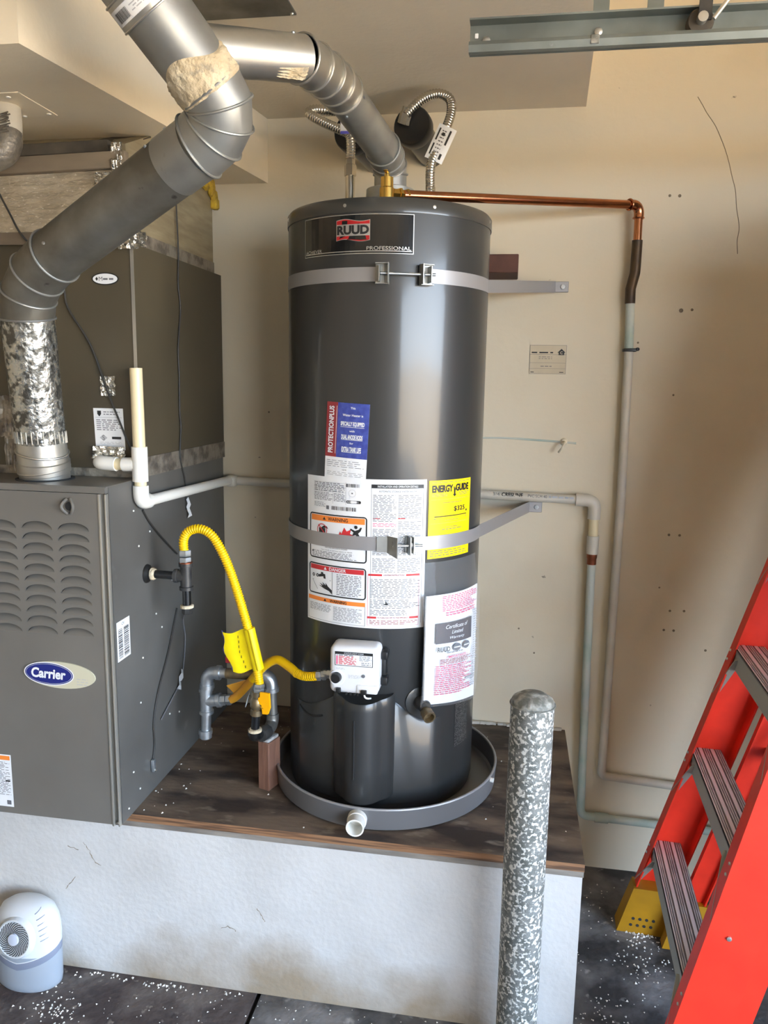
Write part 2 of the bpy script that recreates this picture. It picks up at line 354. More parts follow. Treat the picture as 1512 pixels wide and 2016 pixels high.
# floor slabs parted by a joint groove
JX = -0.563
fl = MB(); fl.k = 0; fl.box(RX0, JX - 0.006, RY0, WY, -0.1, 0); fl.k = 1; fl.box(JX + 0.006, RX1 + 0.12, RY0, WY, -0.1, 0)
fl.k = 2; fl.box(JX - 0.006, JX + 0.006, RY0, WY, -0.1, -0.014)
struct('floor', fl, ['concrete_red', 'concrete', 'joint_dirt'], smooth=False)
struct('driveway', MB().box(RX1 + 0.12, 26, -22, 22, -0.12, -0.02), 'driveway', smooth=False)
struct('ceiling', MB().box(RX0 - 0.12, RX1 + 0.12, RY0 - 0.12, WY + 0.12, 2.8, 2.9), 'ceiling_paint', smooth=False)
CZ = 2.271
so = MB(); so.prism([(0.165, WY, CZ), (0.132, 1.6, CZ), (0.105, RY0, CZ), (RX0, RY0, CZ), (RX0, WY, CZ)], (0, 0, 2.8 - CZ))
struct('ceiling_drop', so, 'ceiling_paint', smooth=False)
SZ = 2.093
so = MB(); so.prism([(-0.742, WY, SZ), (-0.879, 1.345, SZ), (RX0, 1.350, SZ), (RX0, WY, SZ)], (0, 0, CZ - SZ))
struct('ceiling_soffit', so, 'soffit_paint', smooth=False)
# cracks, old filler ridge and nail holes in the back wall
def wall_mark(name, pts, r, m='wall_crack'):
    mb = MB(); mb.tube(smoothpath(pts, 5), r, 6); o = mb.build(name, m, wall); return o
wall_mark('crack', [(0.455, WY, 2.285), (0.470, WY, 2.262), (0.482, WY, 2.243), (0.505, WY, 2.212), (0.521, WY, 2.182), (0.536, WY, 2.150), (0.549, WY, 2.115), (0.558, WY, 2.085), (0.571, WY, 2.045), (0.578, WY, 2.0), (0.589, WY, 1.95), (0.587, WY, 1.915), (0.591, WY, 1.88)], 0.0009)
wall_mark('filler_ridge', [(-0.10, WY, 1.358), (-0.02, WY, 1.360), (0.06, WY, 1.357), (0.13, WY, 1.354), (0.19, WY, 1.350)], 0.003, 'pipe_verdigris')
for (x, z, r) in [(0.402, 2.035, 0.004), (0.428, 2.034, 0.0045), (0.455, 1.729, 0.006), (0.484, 1.731, 0.004), (0.452, 1.495, 0.003), (0.47, 1.09, 0.004), (0.50, 1.09, 0.004), (0.455, 0.93, 0.003),
                  (0.49, 0.86, 0.004), (0.53, 0.862, 0.004), (0.477, 0.80, 0.004), (0.505, 0.80, 0.004), (0.60, 0.745, 0.004), (0.05, 0.775, 0.003), (-0.16, 2.01, 0.003), (0.345, 1.64, 0.003), (0.10, 0.70, 0.003), (-0.745, 1.42, 0.003)]:
    MB().lathe([(r, 0), (r * 0.6, 0.0012), (0, 0.0013)], (x, WY, z), (0, -1, 0), 8).build('nail_hole', 'wall_crack', wall)
h = MB(); h.tube(smoothpath([(0.155, WY, 1.353), (0.155, WY - 0.03, 1.352), (0.148, WY - 0.045, 1.338), (0.14, WY - 0.035, 1.325)], 5), 0.004, 8); h.lathe([(0.012, 0), (0.008, 0.006), (0, 0.007)], (0.155, WY, 1.353), (0, -1, 0), 12)
tag(h.build('wall_hook', 'wall_paint'), 'small painted hook on the ridge of wall filler', 'hook')

# ------------------------------------------------------------------ equipment platform
PZ = 0.457; PF = 1.64; PR = 0.203
pl = thing('equipment_platform', 'raised white stucco platform with a stained plywood top carrying the equipment', 'platform', (-0.9, 1.98, 0))
MB().box(RX0 + .002, PR, PF, WY - .002, 0.0005, 0.423).build('stucco_base', 'stucco', pl, smooth=False)
MB().box(-1.6, PR + 0.002, PF - 0.004, WY - .002, 0.423, 0.438).build('sill_board', 'sill_wood', pl, smooth=False)
b = MB(); b.box(-1.6, PR + 0.003, PF - 0.006, WY - .002, 0.438, PZ)
o = b.build('plywood_top', ['plywood', 'ply_edge'], pl, smooth=False)
for p in o.data.polygons:
    if abs(p.normal.z) < 0.5: p.material_index = 1
cr_ = MB()
for i in range(60):
    x = random.uniform(-0.09, PR - .01); cr_.obox((x, WY - random.uniform(0.006, 0.012), PZ + 0.004), (1, random.uniform(-.2, .2), 0), (0, 1, 0), (0, 0, 1), random.uniform(.006, .02), .007, random.uniform(.004, .010))
tag(cr_.build('plaster_rubble', 'pipe_paint', pl, smooth=False), kind='stuff')
for pts in ([(-1.02, .36), (-1.005, .338), (-.992, .312), (-.972, .296)], [(-1.062, .345), (-1.03, .338)], [(-1.075, .225), (-1.06, .245), (-1.045, .265)], [(-.66, .168), (-.64, .178), (-.615, .165)], [(-.565, .238), (-.55, .218), (-.545, .2)]):
    jp = []
    for (xa, za), (xb, zb) in zip(pts, pts[1:]):
        for q in range(5): jp.append((xa + (xb - xa) * q / 5 + random.uniform(-.0022, .0022), PF + .0004, za + (zb - za) * q / 5 + random.uniform(-.0022, .0022)))
    MB().tube(jp, [random.uniform(.0006, .0015) for _ in jp], 6).build('crack', 'wall_crack', pl)

# ------------------------------------------------------------------ drain pan
PCX, PCY, PRAD = -0.302, 1.968, 0.302
pan = thing('drain_pan', 'shallow grey round drain pan under the water heater', 'drain pan', (PCX, PCY, PZ))
MB().lathe([(0, 0.0005), (PRAD - 0.012, 0.0005), (PRAD - 0.004, 0.006), (PRAD, 0.058), (PRAD - 0.003, 0.058), (PRAD - 0.008, 0.009), (PRAD - 0.014, 0.004), (0, 0.003)], (PCX, PCY, PZ), n=72).build('basin', 'pan_grey', pan)
MB().lathe([(PRAD - 0.003 + 0.0035 * math.cos(a), 0.058 + 0.0035 * math.sin(a)) for a in [i * math.pi / 4 for i in range(8)]], (PCX, PCY, PZ), n=72, closed=True).build('rim', 'strap_steel', pan)
fx, fy, fz = -0.322, PCY - PRAD + 0.004, PZ + 0.033
fit = MB(); fit.lathe([(0.0235, 0), (0.0235, 0.018), (0.0215, 0.0185), (0.0215, 0.045), (0.0180, 0.045), (0.0180, 0.004), (0, 0.004)], (fx, fy, fz), (0.05, -1, 0.0), 28)
fit.build('drain_fitting', 'pvc_white', pan)['label'] = 'white plastic drain outlet'
MB().lathe([(0.006, 0), (0.006, 0.008), (0, 0.009)], (PCX + PRAD * 0.955, PCY - PRAD * 0.30, PZ + 0.052), (1, -.3, 0), 10).build('rivet', 'pvc_white', pan)

# ------------------------------------------------------------------ water heater
HX, HY, HR = -0.32, 1.99, 0.25
HB = PZ + 0.004
wh = thing('water_heater', 'tall dark grey gas water heater strapped to the wall, standing in a round pan', 'water heater', (HX, HY, HB))
def hp(thd, z, h=0.0):
    a = rad(thd); return Vector((HX + (HR + h) * math.sin(a), HY - (HR + h) * math.cos(a), z))
def hfn(u, v, h): return hp(u / HR * 180 / math.pi, v, h)
A = HR * math.pi / 180      # metres of arc per degree
MB().lathe([(0, HB), (HR - 0.004, HB), (HR - 0.002, HB + 0.01), (HR, HB + 0.016), (HR, 1.886), (HR - 0.004, 1.89)], (HX, HY, 0), n=96).build('jacket', 'heater_grey', wh)
MB().lathe([(HR - 0.006, 1.884), (HR + 0.0022, 1.884), (HR + 0.0026, 1.887), (HR + 0.0022, 1.909), (HR - 0.003, 1.9155), (0.12, 1.921), (0, 1.922)], (HX, HY, 0), n=96).build('lid', 'heater_lid', wh)
for th in (-66, -14, 32, 80):
    p = hp(th, 1.899, 0.002); MB().lathe([(0.004, 0), (0.0038, 0.0015), (0, 0.0028)], p, p - Vector((HX, HY, 1.899)), 10).build('screw', 'bright_steel', wh)
# lower shroud with its scalloped upper edge, and the bulging burner cover
sh = MB(); n = 80; V = []; F = []
def shroud_top(t):
    if t < -4: 
        k = (-4 - t); return 0.765 - 0.055 * math.sin(min(k - 12, 30) / 30 * math.pi / 2) if k > 12 else 0.765
    k = t + 4
    if k < 14: return 0.765
    return 0.700 + 0.065 * (0.5 + 0.5 * math.cos(min((k - 14) / 26, 1) * math.pi))
for i in range(n + 1):
    t = -52 + 98 * i / n; zt = shroud_top(t); e = min(1, (t + 52) / 6, (46 - t) / 6); hh = 0.0045 * max(e, 0.08)
    V += [hp(t, HB + 0.03, hh), hp(t, zt - 0.006, hh), hp(t, zt, hh * 0.25), hp(t, zt - 0.002, -0.004)]
for i in range(n):
    for j in range(3): F.append((4 * i + j, 4 * i + 4 + j, 4 * i + 5 + j, 4 * i + 1 + j))
sh.add(V, F).build('shroud', 'heater_grey', wh)
bc = MB(); V = []; F = []; n = 28; zs = [0.512, 0.518, 0.60, 0.68, 0.75, 0.772, 0.779, 0.776]
cxb, cyb, rb = -0.3235, 1.748, 0.0585
for j, z in enumerate(zs):
    k = (0.90, 0.985, 1.0, 1.0, 1.0, 0.99, 0.95, 0.86)[j]
    for i in range(n + 1):
        a = math.pi * (i / n); fl_ = 1.0 + 0.30 * max(0, abs(math.cos(a)) - 0.82) / 0.18
        V.append((cxb - rb * k * math.cos(a) * fl_, cyb - rb * 1.18 * k * math.sin(a), z - (0.009 * math.sin(a) if j > 4 else 0)))
m_ = n + 1
for j in range(len(zs) - 1):
    for i in range(n): F.append((j * m_ + i, j * m_ + i + 1, (j + 1) * m_ + i + 1, (j + 1) * m_ + i))
F.append(tuple(range(m_))); F.append(tuple((len(zs) - 1) * m_ + i for i in range(m_)))
bcv = bc.add(V, F).build('burner_cover', 'heater_grey', wh, ang=50)
MB().rbox((cxb - 0.012, cyb - rb * 1.18 + 0.0012, 0.655), (0.003, 0.004, 0.15), 0.0012, 2).build('slot', 'dark_gap', bcv)
MB().rbox(hp(22.5, 0.575, 0.0), (0.0035, 0.0035, 0.022), 0.001, 1).build('slot', 'dark_gap', wh)
# old air intake recess left of the cover
V = []; F = []
ar = MB()
ar.tube([hp(-46 + 20 * i / 12, 0.700 - 0.012 * math.sin(math.pi * i / 12), 0.003) for i in range(13)], 0.0035, 8); ar.build('intake_slot', 'black_plastic', wh)
# brand plate
s = Sheet(hfn, 0.012)
u0, u1, v0, v1 = -41.2 * A, 21.5 * A, 1.796, 1.880
s.base(u0, v0, u1, v1, 'black_gloss')
for (a, b_, c_, d) in ((u0, v0, u1, v0 + .0017), (u0, v1 - .0014, u1, v1), (u0, v0, u0 + .0014, v1), (u1 - .0018, v0, u1, v1), (u0 + .004, v0 + .0050, u1 - .004, v0 + .0068)): s.rect(a, b_, c_, d, 'silver_print')
def wave(x0, x1, zc, hgt, amp, nn=18, ins=0.0):
    top = [(x0 + (x1 - x0) * i / nn, zc + hgt / 2 - ins + amp * math.sin(2 * math.pi * i / nn)) for i in range(nn + 1)]
    bot = [(x0 + (x1 - x0) * i / nn, zc - hgt / 2 + ins + amp * math.sin(2 * math.pi * i / nn)) for i in range(nn, -1, -1)]
    return top + bot
lx0, lx1, lz = -18.9 * A, -0.6 * A, 1.8465
s.poly(wave(lx0, lx1, lz, 0.0435, 0.0026), 'silver_print', 0.0014)
s.poly(wave(lx0 + .0012, lx1 - .0012, lz, 0.0435, 0.0026, ins=.0013), 'logo_red', 0.0016)
s.rect(lx0 + .0008, lz - .0118, lx1 - .0008, lz + .0128, 'silver_print', 0.0018)
s.text('RUUD', (lx0 + lx1) / 2, lz + .0006, 0.0195, 'ink', 0.0021, width=(lx1 - lx0) * .94, bold=0.05)
s.text('ACHIEVER', u0 + .005, v0 + .0105, 0.0072, 'silver_print', align='L', width=.053, bold=0.01)
s.text('PROFESSIONAL', u1 - .006, v0 + .0118, 0.0078, 'silver_print', align='R', width=.098, bold=0.01)
s.build('brand_plate', wh, 'black brand plate with a red and silver logo')
# protection sticker, slightly tilted
pc = (-12.6 * A, 1.382); pa = rad(-2.6)
def pfn(u, v, h):
    ca, sa = math.cos(pa), math.sin(pa); return hfn(pc[0] + u * ca - v * sa, pc[1] + u * sa + v * ca, h)
s = Sheet(pfn, 0.012)
s.base(-.0535, -.088, .0535, .088, 'paper')
s.rect(-.0535, -.038, -.0235, .088, 'ink_dark_red'); s.rect(-.0235, -.038, .0535, .088, 'ink_blue')
s.text('PROTECTIONPLUS', -.0395, .025, .0135, 'paper', rot=math.pi / 2, width=.108, bold=.03)
s.rect(-.0265, -.03, -.0255, .08, 'paper', .0017)
for st, v, hh, ww in (('This', .077, .0050, .012), ('Water Heater is', .0605, .0055, .050), ('SPECIALLY EQUIPPED', .040, .0115, .058), ('with', .0245, .0045, .013), ('DUAL ANODE RODS', .0105, .0110, .052), ('for', -.0035, .0045, .009), ('EXTRA TANK LIFE', -.018, .0115, .048)):
    s.text(st, .0145, v, hh, 'paper', width=ww, bold=.04 if hh > .006 else .02)
    if hh > .006: s.rect(.0145 - ww / 2, v - hh * .62, .0145 + ww / 2, v - hh * .54, 'paper', .0017)
s.lines(-.048, -.062, .047, -.044, 4, 'ink_grey', fill=.22, word=.014, seed=3); s.text('NOTE', 0, -.0665, .003, 'ink'); s.lines(-.046, -.082, .046, -.071, 3, 'ink_grey', fill=.2, word=.016, seed=4)
s.build('protection_label', wh, 'red and blue protection sticker')
# big instruction label
s = Sheet(hfn, 0.012)
s.base(-38.9 * A, .940, 31.8 * A, 1.297, 'paper')
def R(t0, z0, t1, z1, m, h=.0015): s.rect(t0 * A, z0, t1 * A, z1, m, h)
def T(st, t, z, size, m, **k): s.text(st, t * A, z, size, m, **k)
def Lz(t0, z0, t1, z1, rows, m, **k): s.lines(t0 * A, z0, t1 * A, z1, rows, m, **k)
Lz(-33, 1.262, -13, 1.284, 6, 'ink_grey', fill=.45, word=.010, seed=11); Lz(-33, 1.240, -20, 1.260, 6, 'ink_grey', fill=.42, word=.008, seed=12); Lz(-19.5, 1.240, -12.5, 1.260, 6, 'ink_grey', fill=.42, word=.008, seed=13)
for z in (1.284, 1.273, 1.262, 1.251): R(-33.4, z, -12.2, z + .0006, 'ink_faint')
R(-12.3, 1.234, -12.1, 1.287, 'ink_faint'); R(-20.1, 1.234, -19.9, 1.262, 'ink_faint'); Lz(-33, 1.224, -25, 1.236, 4, 'ink_grey', fill=.35, word=.007, seed=14)
def barcode(t0, t1, z0, z1, seed, m='ink'):
    rg = random.Random(seed); t = t0
    while t < t1: w_ = rg.choice((.18, .3, .5)); R(t, z0, min(t + w_, t1), z1, m); t += w_ + rg.choice((.22, .4, .6))
barcode(-20.8, -6.3, 1.2195, 1.2285, 5); barcode(-12, -4.6, 1.276, 1.284, 6); R(-24.4, 1.2195, -22.6, 1.2285, 'ink_grey')
s.poly([(-11.9 * A, 1.2395), (-11.4 * A, 1.238), (-4.2 * A, 1.238), (-3.7 * A, 1.2395), (-3.7 * A, 1.2435), (-4.2 * A, 1.245), (-11.4 * A, 1.245), (-11.9 * A, 1.2435)], 'ink'); T('AHRI', -10.2, 1.2415, .0042, 'paper', width=.012); T('CERTIFIED', -6.7, 1.2415, .0026, 'paper', width=.016)
for k in range(24):
    a = k * math.pi / 12; s.rect(-8.6 * A + .0085 * math.cos(a) - .0006, 1.262 + .0085 * math.sin(a) - .0006, -8.6 * A + .0085 * math.cos(a) + .0006, 1.262 + .0085 * math.sin(a) + .0006, 'ink_faint')
R(-9, 1.2605, -8.2, 1.2635, 'ink_grey')
def framed(t0, t1, z0, z1, th=.0032):
    rr = .008; 
    def rp(x0, x1, y0, y1, r_):
        P = []
        for cx_, cy_, a0 in ((x1 - r_, y0 + r_, -90), (x1 - r_, y1 - r_, 0), (x0 + r_, y1 - r_, 90), (x0 + r_, y0 + r_, 180)):
            for i in range(5): a = rad(a0 + 22.5 * i); P.append((cx_ + r_ * math.cos(a), cy_ + r_ * math.sin(a)))
        return P
    O = rp(t0 * A, t1 * A, z0, z1, rr); I = rp(t0 * A + th, t1 * A - th, z0 + th, z1 - th, rr * .55)
    # subdivide so that it hugs the curve
    def sub(P, k=10):
        out = []
        for i in range(len(P)):
            a, b = P[i], P[(i + 1) % len(P)]; 
            for j in range(k): out.append((a[0] + (b[0] - a[0]) * j / k, a[1] + (b[1] - a[1]) * j / k))
        return out
    O, I = sub(O), sub(I); s.p.k = s._mi(s.pm, 'ink'); n_ = len(O)
    s.p.add([s.fn(a, b, .0016) for a, b in O + I], [(i, (i + 1) % n_, n_ + (i + 1) % n_, n_ + i) for i in range(n_)])
framed(-36.6, -.1, 1.097, 1.208); framed(-37.2, -.3, 1.008, 1.085)
R(-35.2, 1.1895, -1.4, 1.2035, 'ink_orange', .0017); T('WARNING', -17, 1.1965, .0085, 'ink', width=.054, bold=.015); s.poly([(-26.8 * A, 1.193), (-24.6 * A, 1.193), (-25.7 * A, 1.2005)], 'ink', .0019)
R(-35.8, 1.0690, -1.6, 1.0805, 'ink_red', .0017); T('DANGER', -17, 1.0748, .0082, 'paper', width=.046, bold=.02); s.poly([(-25.9 * A, 1.0715), (-23.9 * A, 1.0715), (-24.9 * A, 1.0785)], 'paper', .0019)
# pictograms: no-petrol circle and can, flames with a fleeing figure
def ring(t, z, r0, r1, m):
    for k in range(20):
        a, b_ = 2 * math.pi * k / 20, 2 * math.pi * (k + 1) / 20
        s.poly([(t * A + r1 * math.cos(a), z + r1 * math.sin(a)), (t * A + r1 * math.cos(b_), z + r1 * math.sin(b_)), (t * A + r0 * math.cos(b_), z + r0 * math.sin(b_)), (t * A + r0 * math.cos(a), z + r0 * math.sin(a))], m, .0018)
R(-29.5, 1.160, -25, 1.173, 'ink', .0016); s.poly([(-28 * A, 1.173), (-26 * A, 1.179), (-24 * A, 1.178), (-23 * A, 1.172), (-24.5 * A, 1.174), (-27 * A, 1.173)], 'ink', .0017)
ring(-27.3, 1.168, .0135, .0155, 'ink_red'); s.poly([(-30 * A, 1.179), (-29.6 * A, 1.1805), (-24.4 * A, 1.1575), (-24.9 * A, 1.1555)], 'ink_red', .0019)
s.poly([(-17 * A, 1.154), (-15.5 * A, 1.170), (-14.6 * A, 1.164), (-13 * A, 1.180), (-11.6 * A, 1.171), (-9 * A, 1.176), (-9.6 * A, 1.166), (-6.4 * A, 1.160), (-5 * A, 1.152), (-8 * A, 1.148), (-14 * A, 1.147)], 'ink_red', .0017)
s.poly([(-8.4 * A, 1.162), (-7.6 * A, 1.170), (-9.6 * A, 1.176), (-9.2 * A, 1.179), (-6.8 * A, 1.174), (-4.6 * A, 1.1775), (-3.6 * A, 1.183), (-2.9 * A, 1.182), (-3.6 * A, 1.174), (-5.0 * A, 1.168), (-4.0 * A, 1.160), (-5.2 * A, 1.158), (-6.4 * A, 1.164)], 'ink', .0019)
s.poly([(-6.3 * A + .0042 * math.cos(a), 1.1825 + .0042 * math.sin(a)) for a in [k * math.pi / 5 for k in range(10)]], 'ink', .0019)
s.text('FIRE AND EXPLOSION HAZARD', -18 * A, 1.127, .0030, 'ink'); T('Can result in serious injury or death', -18, 1.1205, .0034, 'ink', width=.085)
Lz(-34.5, 1.1015, -2, 1.117, 5, 'ink_grey', fill=.42, word=.011, seed=21); s.poly([(-35 * A, 1.112), (-33.4 * A, 1.112), (-34.2 * A, 1.117)], 'ink')
# danger panel: tap over a basin, a hand, and text
R(-20.3, 1.0125, -20.1, 1.068, 'ink'); 
for q in (-33.5, -30.5): ring(q, 1.0545, .002, .0042, 'ink')
s.poly([(-29.5 * A, 1.057), (-27 * A, 1.061), (-25 * A, 1.060), (-24.6 * A, 1.049), (-26 * A, 1.049), (-26.3 * A, 1.054), (-29.5 * A, 1.051)], 'ink')
R(-28, 1.060, -26.4, 1.064, 'ink'); s.poly([(-34.5 * A, 1.042), (-21 * A, 1.046), (-21 * A, 1.0468), (-34.5 * A, 1.0428)], 'ink_grey'); s.poly([(-34.5 * A, 1.042), (-34.2 * A, 1.042), (-30.3 * A, 1.020), (-30.6 * A, 1.020)], 'ink_grey')
s.poly([(-20.4 * A, 1.0135), (-22.3 * A, 1.020), (-25.5 * A, 1.024), (-29.5 * A, 1.031), (-26.8 * A, 1.0295), (-29 * A, 1.0365), (-26 * A, 1.032), (-27 * A, 1.040), (-24.6 * A, 1.0325), (-24.6 * A, 1.039), (-23 * A, 1.031), (-20.4 * A, 1.023)], 'ink', .0017)
Lz(-17.5, 1.0135, -3, 1.066, 13, 'ink_grey', fill=.40, word=.010, seed=22)
R(-37.8, .9915, -.7, 1.0015, 'ink_orange'); T('WARNING', -16.5, .9965, .0072, 'ink', width=.046, bold=.02); s.poly([(-26 * A, .9935), (-24 * A, .9935), (-25 * A, 1.0)], 'ink', .0018)
for (a, b_, c_, d) in ((-37.9, .944, -.7, .9448), (-37.9, .944, -37.7, .992), (-.9, .944, -.7, .992)): R(a, b_, c_, d, 'ink_grey')
Lz(-36.5, .966, -21, .985, 6, 'ink_grey', fill=.35, word=.010, seed=23); Lz(-19.5, .950, -2.5, .985, 11, 'ink_grey', fill=.35, word=.010, seed=24)
# right column
R(1.9, 1.2765, 30.1, 1.2855, 'ink'); T('INSTALLATION AND OPERATION DETAILS', 16, 1.281, .0048, 'paper', width=.094, bold=.01); T('AUTOMATIC STORAGE WATER HEATER', 16, 1.2695, .0044, 'ink_grey', width=.088)
for (a, b_, c_, d) in ((1.9, .952, 2.05, 1.2765), (29.9, .952, 30.1, 1.2765)): R(a, b_, c_, d, 'ink_grey')
rg = random.Random(3)
for (t0, t1, z0, z1, rows, m, sd) in ((2.8, 15.2, 1.198, 1.262, 19, 'ink_grey', 31), (16.2, 29, 1.206, 1.262, 17, 'ink_grey', 32), (2.8, 15.2, 1.186, 1.196, 3, 'ink_pink', 33), (16.2, 29, 1.178, 1.200, 7, 'ink_grey', 34), (2.8, 15.2, 1.118, 1.182, 19, 'ink_grey', 35), (16.2, 29, 1.118, 1.174, 16, 'ink_grey', 36), (2.8, 15.2, 1.077, 1.112, 11, 'ink_grey', 37), (16.2, 29, 1.077, 1.112, 11, 'ink_grey', 38),
                             (1.9, 29, 1.014, 1.062, 13, 'ink_grey', 39), (1.9, 29, .989, 1.012, 6, 'ink_grey', 40), (1.9, 22, .972, .987, 4, 'ink_grey', 41), (1.9, 28, .950, .961, 3, 'ink_dark_red', 42)):
    Lz(t0, z0, t1, z1, rows, m, fill=.42, word=.011, seed=sd)
for t in (2.8, 16.2): Lz(t, 1.2045, t + 4.5, 1.2075, 1, 'ink_red', fill=.8, word=.03, seed=44)
R(.8, 1.0685, 8.2, 1.0735, 'ink_red'); R(21.2, 1.0685, 28.9, 1.0735, 'ink_red'); T('LIGHTING INSTRUCTIONS', 14.7, 1.071, .0040, 'ink_dark_red', width=.049, bold=.01)
R(.4, .9645, 5.4, .9695, 'ink_red'); R(23.4, .9645, 28.4, .9695, 'ink_red'); T('TO TURN GAS OFF TO THE APPLIANCE', 14.4, .967, .0038, 'ink_dark_red', width=.074, bold=.01)
for (a, b_, c_, d) in ((.5, .9475, .65, 1.072), (28.5, .9475, 28.65, 1.072), (.5, .9475, 28.6, .9481)): R(a, b_, c_, d, 'ink_pink')
s.poly([(9 * A, 1.0), (10.5 * A, 1.002), (10.2 * A, 1.010), (11 * A, 1.003), (12 * A, 1.001), (10.6 * A, .998)], 'ink', .002)
s.build('instruction_label', wh, 'large white instruction and warning label')
# energy label
s = Sheet(hfn, 0.010); s.base(33.2 * A, 1.106, 65.0 * A, 1.293, 'yellow_print')
T('ENERGY', 42.1, 1.273, .0175, 'ink', width=.061, bold=.045); T('GUIDE', 56.8, 1.2735, .0175, 'ink', width=.049, bold=.045)
s.poly([(49.6 * A, 1.276), (50.0 * A, 1.276), (50.6 * A, 1.270), (51.2 * A, 1.276), (51.6 * A, 1.276), (50.9 * A, 1.266), (50.9 * A, 1.258), (51.8 * A, 1.258), (50.4 * A, 1.252), (49.0 * A, 1.258), (49.9 * A, 1.258), (49.9 * A, 1.267)], 'ink', .002)
Lz(35, 1.254, 45, 1.262, 3, 'ink_grey', fill=.35, word=.01, seed=51); Lz(54, 1.254, 63, 1.263, 3, 'ink_grey', fill=.35, word=.01, seed=52); Lz(35, 1.286, 63, 1.2895, 1, 'ink_grey', fill=.3, word=.012, seed=53)
T('Estimated Yearly Energy Cost', 49.5, 1.239, .0040, 'ink_grey', width=.062); T('$325', 54.8, 1.222, .0135, 'ink', width=.040, bold=.015); s.poly([(60.3 * A, 1.217), (62.1 * A, 1.217), (61.2 * A, 1.211)], 'ink')
R(36.8, 1.2055, 61.3, 1.2075, 'ink'); Lz(36.5, 1.2, 38.5, 1.203, 1, 'ink_grey', seed=54); Lz(60, 1.2, 62, 1.203, 1, 'ink_grey', seed=55); T('Cost Range of Similar Models', 49, 1.197, .0032, 'ink_grey', width=.045)
for z in (1.247, 1.190): R(34.6, z, 63.6, z + .0005, 'ink_grey')
T('First Hour Rating', 49, 1.180, .0036, 'ink_grey', width=.036); Lz(42, 1.173, 57, 1.177, 1, 'ink_grey', fill=.4, word=.01, seed=56); Lz(34.5, 1.110, 62, 1.126, 3, 'ink_grey', fill=.3, word=.012, seed=57)
s.build('energy_label', wh, 'bright yellow energy label')
# grey dotted sticker low on the right side
s = Sheet(hfn, 0.010); s.base(57 * A, .600, 72 * A, .725, 'heater_grey', .0006)
rg = random.Random(9)
for i in range(26):
    for j in range(34):
        if rg.random() < .5: u = (57.4 + 14.2 * (i + rg.random() * .5) / 26) * A; v = .602 + .12 * j / 34; s.rect(u, v, u + .0011, v + .0012, 'silver_print', .0010)
s.build('dotted_sticker', wh)
# warranty papers in a clear pouch, hanging slightly off the jacket
def bfn_maker(h0, h1):
    def g(u, v, h):      # u 0..1 across, v 0..1 up
        x = Vector((-0.178, 1.742, 0.757)).lerp(Vector((-0.066, 1.895, 0.729)), u); xt = Vector((-0.179, 1.755, 1.022)).lerp(Vector((-0.068, 1.915, 1.020)), u)
        p = x.lerp(xt, v); nn = Vector((0.79, -0.61, 0)); bow = 0.020 * math.sin(math.pi * u) * (0.7 + 0.3 * v) + 0.006 * math.sin(3.1 * v)
        return p + nn * (bow + h * 1.0)
    return g
g = bfn_maker(0, 0)
s = Sheet(g, 0.09)
s.base(0, 0, 1, 1, 'paper', 0.0)
def PR_(u0_, v0_, u1_, v1_, m, h=.0006): s.rect(u0_, v0_, u1_, v1_, m, h)
s.lines(.22, .845, .97, .985, 9, 'ink_pink', h=.0006, fill=.45, word=.06, seed=61); s.lines(.28, .80, .9, .84, 2, 'ink_pink', h=.0006, fill=.5, word=.07, seed=62)
PR_(.12, .56, .80, .745, 'warranty_block')
for st, v, hh, ww in (('Certificate of', .705, .034, .42), ('Limited', .655, .032, .22), ('Warranty', .602, .032, .28)): s.text(st, .48, v, hh, 'paper', .0011, width=ww, shear=.3)
s.text('RUUD', .25, .505, .045, 'ink', .0010, width=.20, bold=.02)
for q in (.48, .68):
    s.poly([(q + .075 * math.cos(a), .510 + .034 * math.sin(a)) for a in [k * math.pi / 6 for k in range(12)]], 'ink_grey', .0008); PR_(q - .06, .505, q + .06, .515, 'paper', .0010)
s.lines(.3, .465, .6, .475, 1, 'ink_grey', h=.0008, fill=.7, word=.05, seed=68)
s.text('- IMPORTANTE -', .5, .430, .022, 'ink_pink', .0010, width=.42, bold=.01); s.lines(.2, .365, .85, .415, 4, 'ink_dark_red', h=.0006, fill=.45, word=.06, seed=63); s.lines(.14, .08, .85, .36, 15, 'ink_pink', h=.0006, fill=.42, word=.06, seed=64, ragged=.3)
s.lines(.86, .10, .98, .80, 34, 'ink_faint', h=.0006, fill=.4, word=.05, seed=65); PR_(.72, .185, .96, .205, 'ink_faint', .0008)
o = s.build('warranty_papers', wh, 'white warranty papers with pink print in a clear pouch')
ed = MB(); ed.add([g(0, 0, 0), g(0, 1, 0), g(0, 1, -.004), g(0, 0, -.004)], [(0, 1, 2, 3)]); ed.add([g(i / 8, 0, 0) for i in range(9)] + [g(i / 8, 0, -.004) for i in range(9)], [(i, i + 1, i + 10, i + 9) for i in range(8)]); ed.build('paper_edge', 'paper', o, smooth=False)
po = MB(); V = []; F = []
for j in range(10):
    for i in range(9):
        u, v = i / 8 * 1.10 - .06, j / 9 * 1.30 - .02
        q = g(u, min(v, 1.05), .0025 + .0012 * math.sin(i * 2.1 + j * 1.7)); q.z += max(0, v - 1.05) * .27
        if v > 1.0: q = q.lerp(hp(math.degrees(math.atan2(q.x - HX, -(q.y - HY))), q.z, .0012), min((v - 1.0) / .2, 1))
        V.append(q)
for j in range(9):
    for i in range(8): F.append((j * 9 + i, j * 9 + i + 1, j * 9 + i + 10, j * 9 + i + 9))
po.add(V, F).build('clear_pouch', 'clear_film', wh)
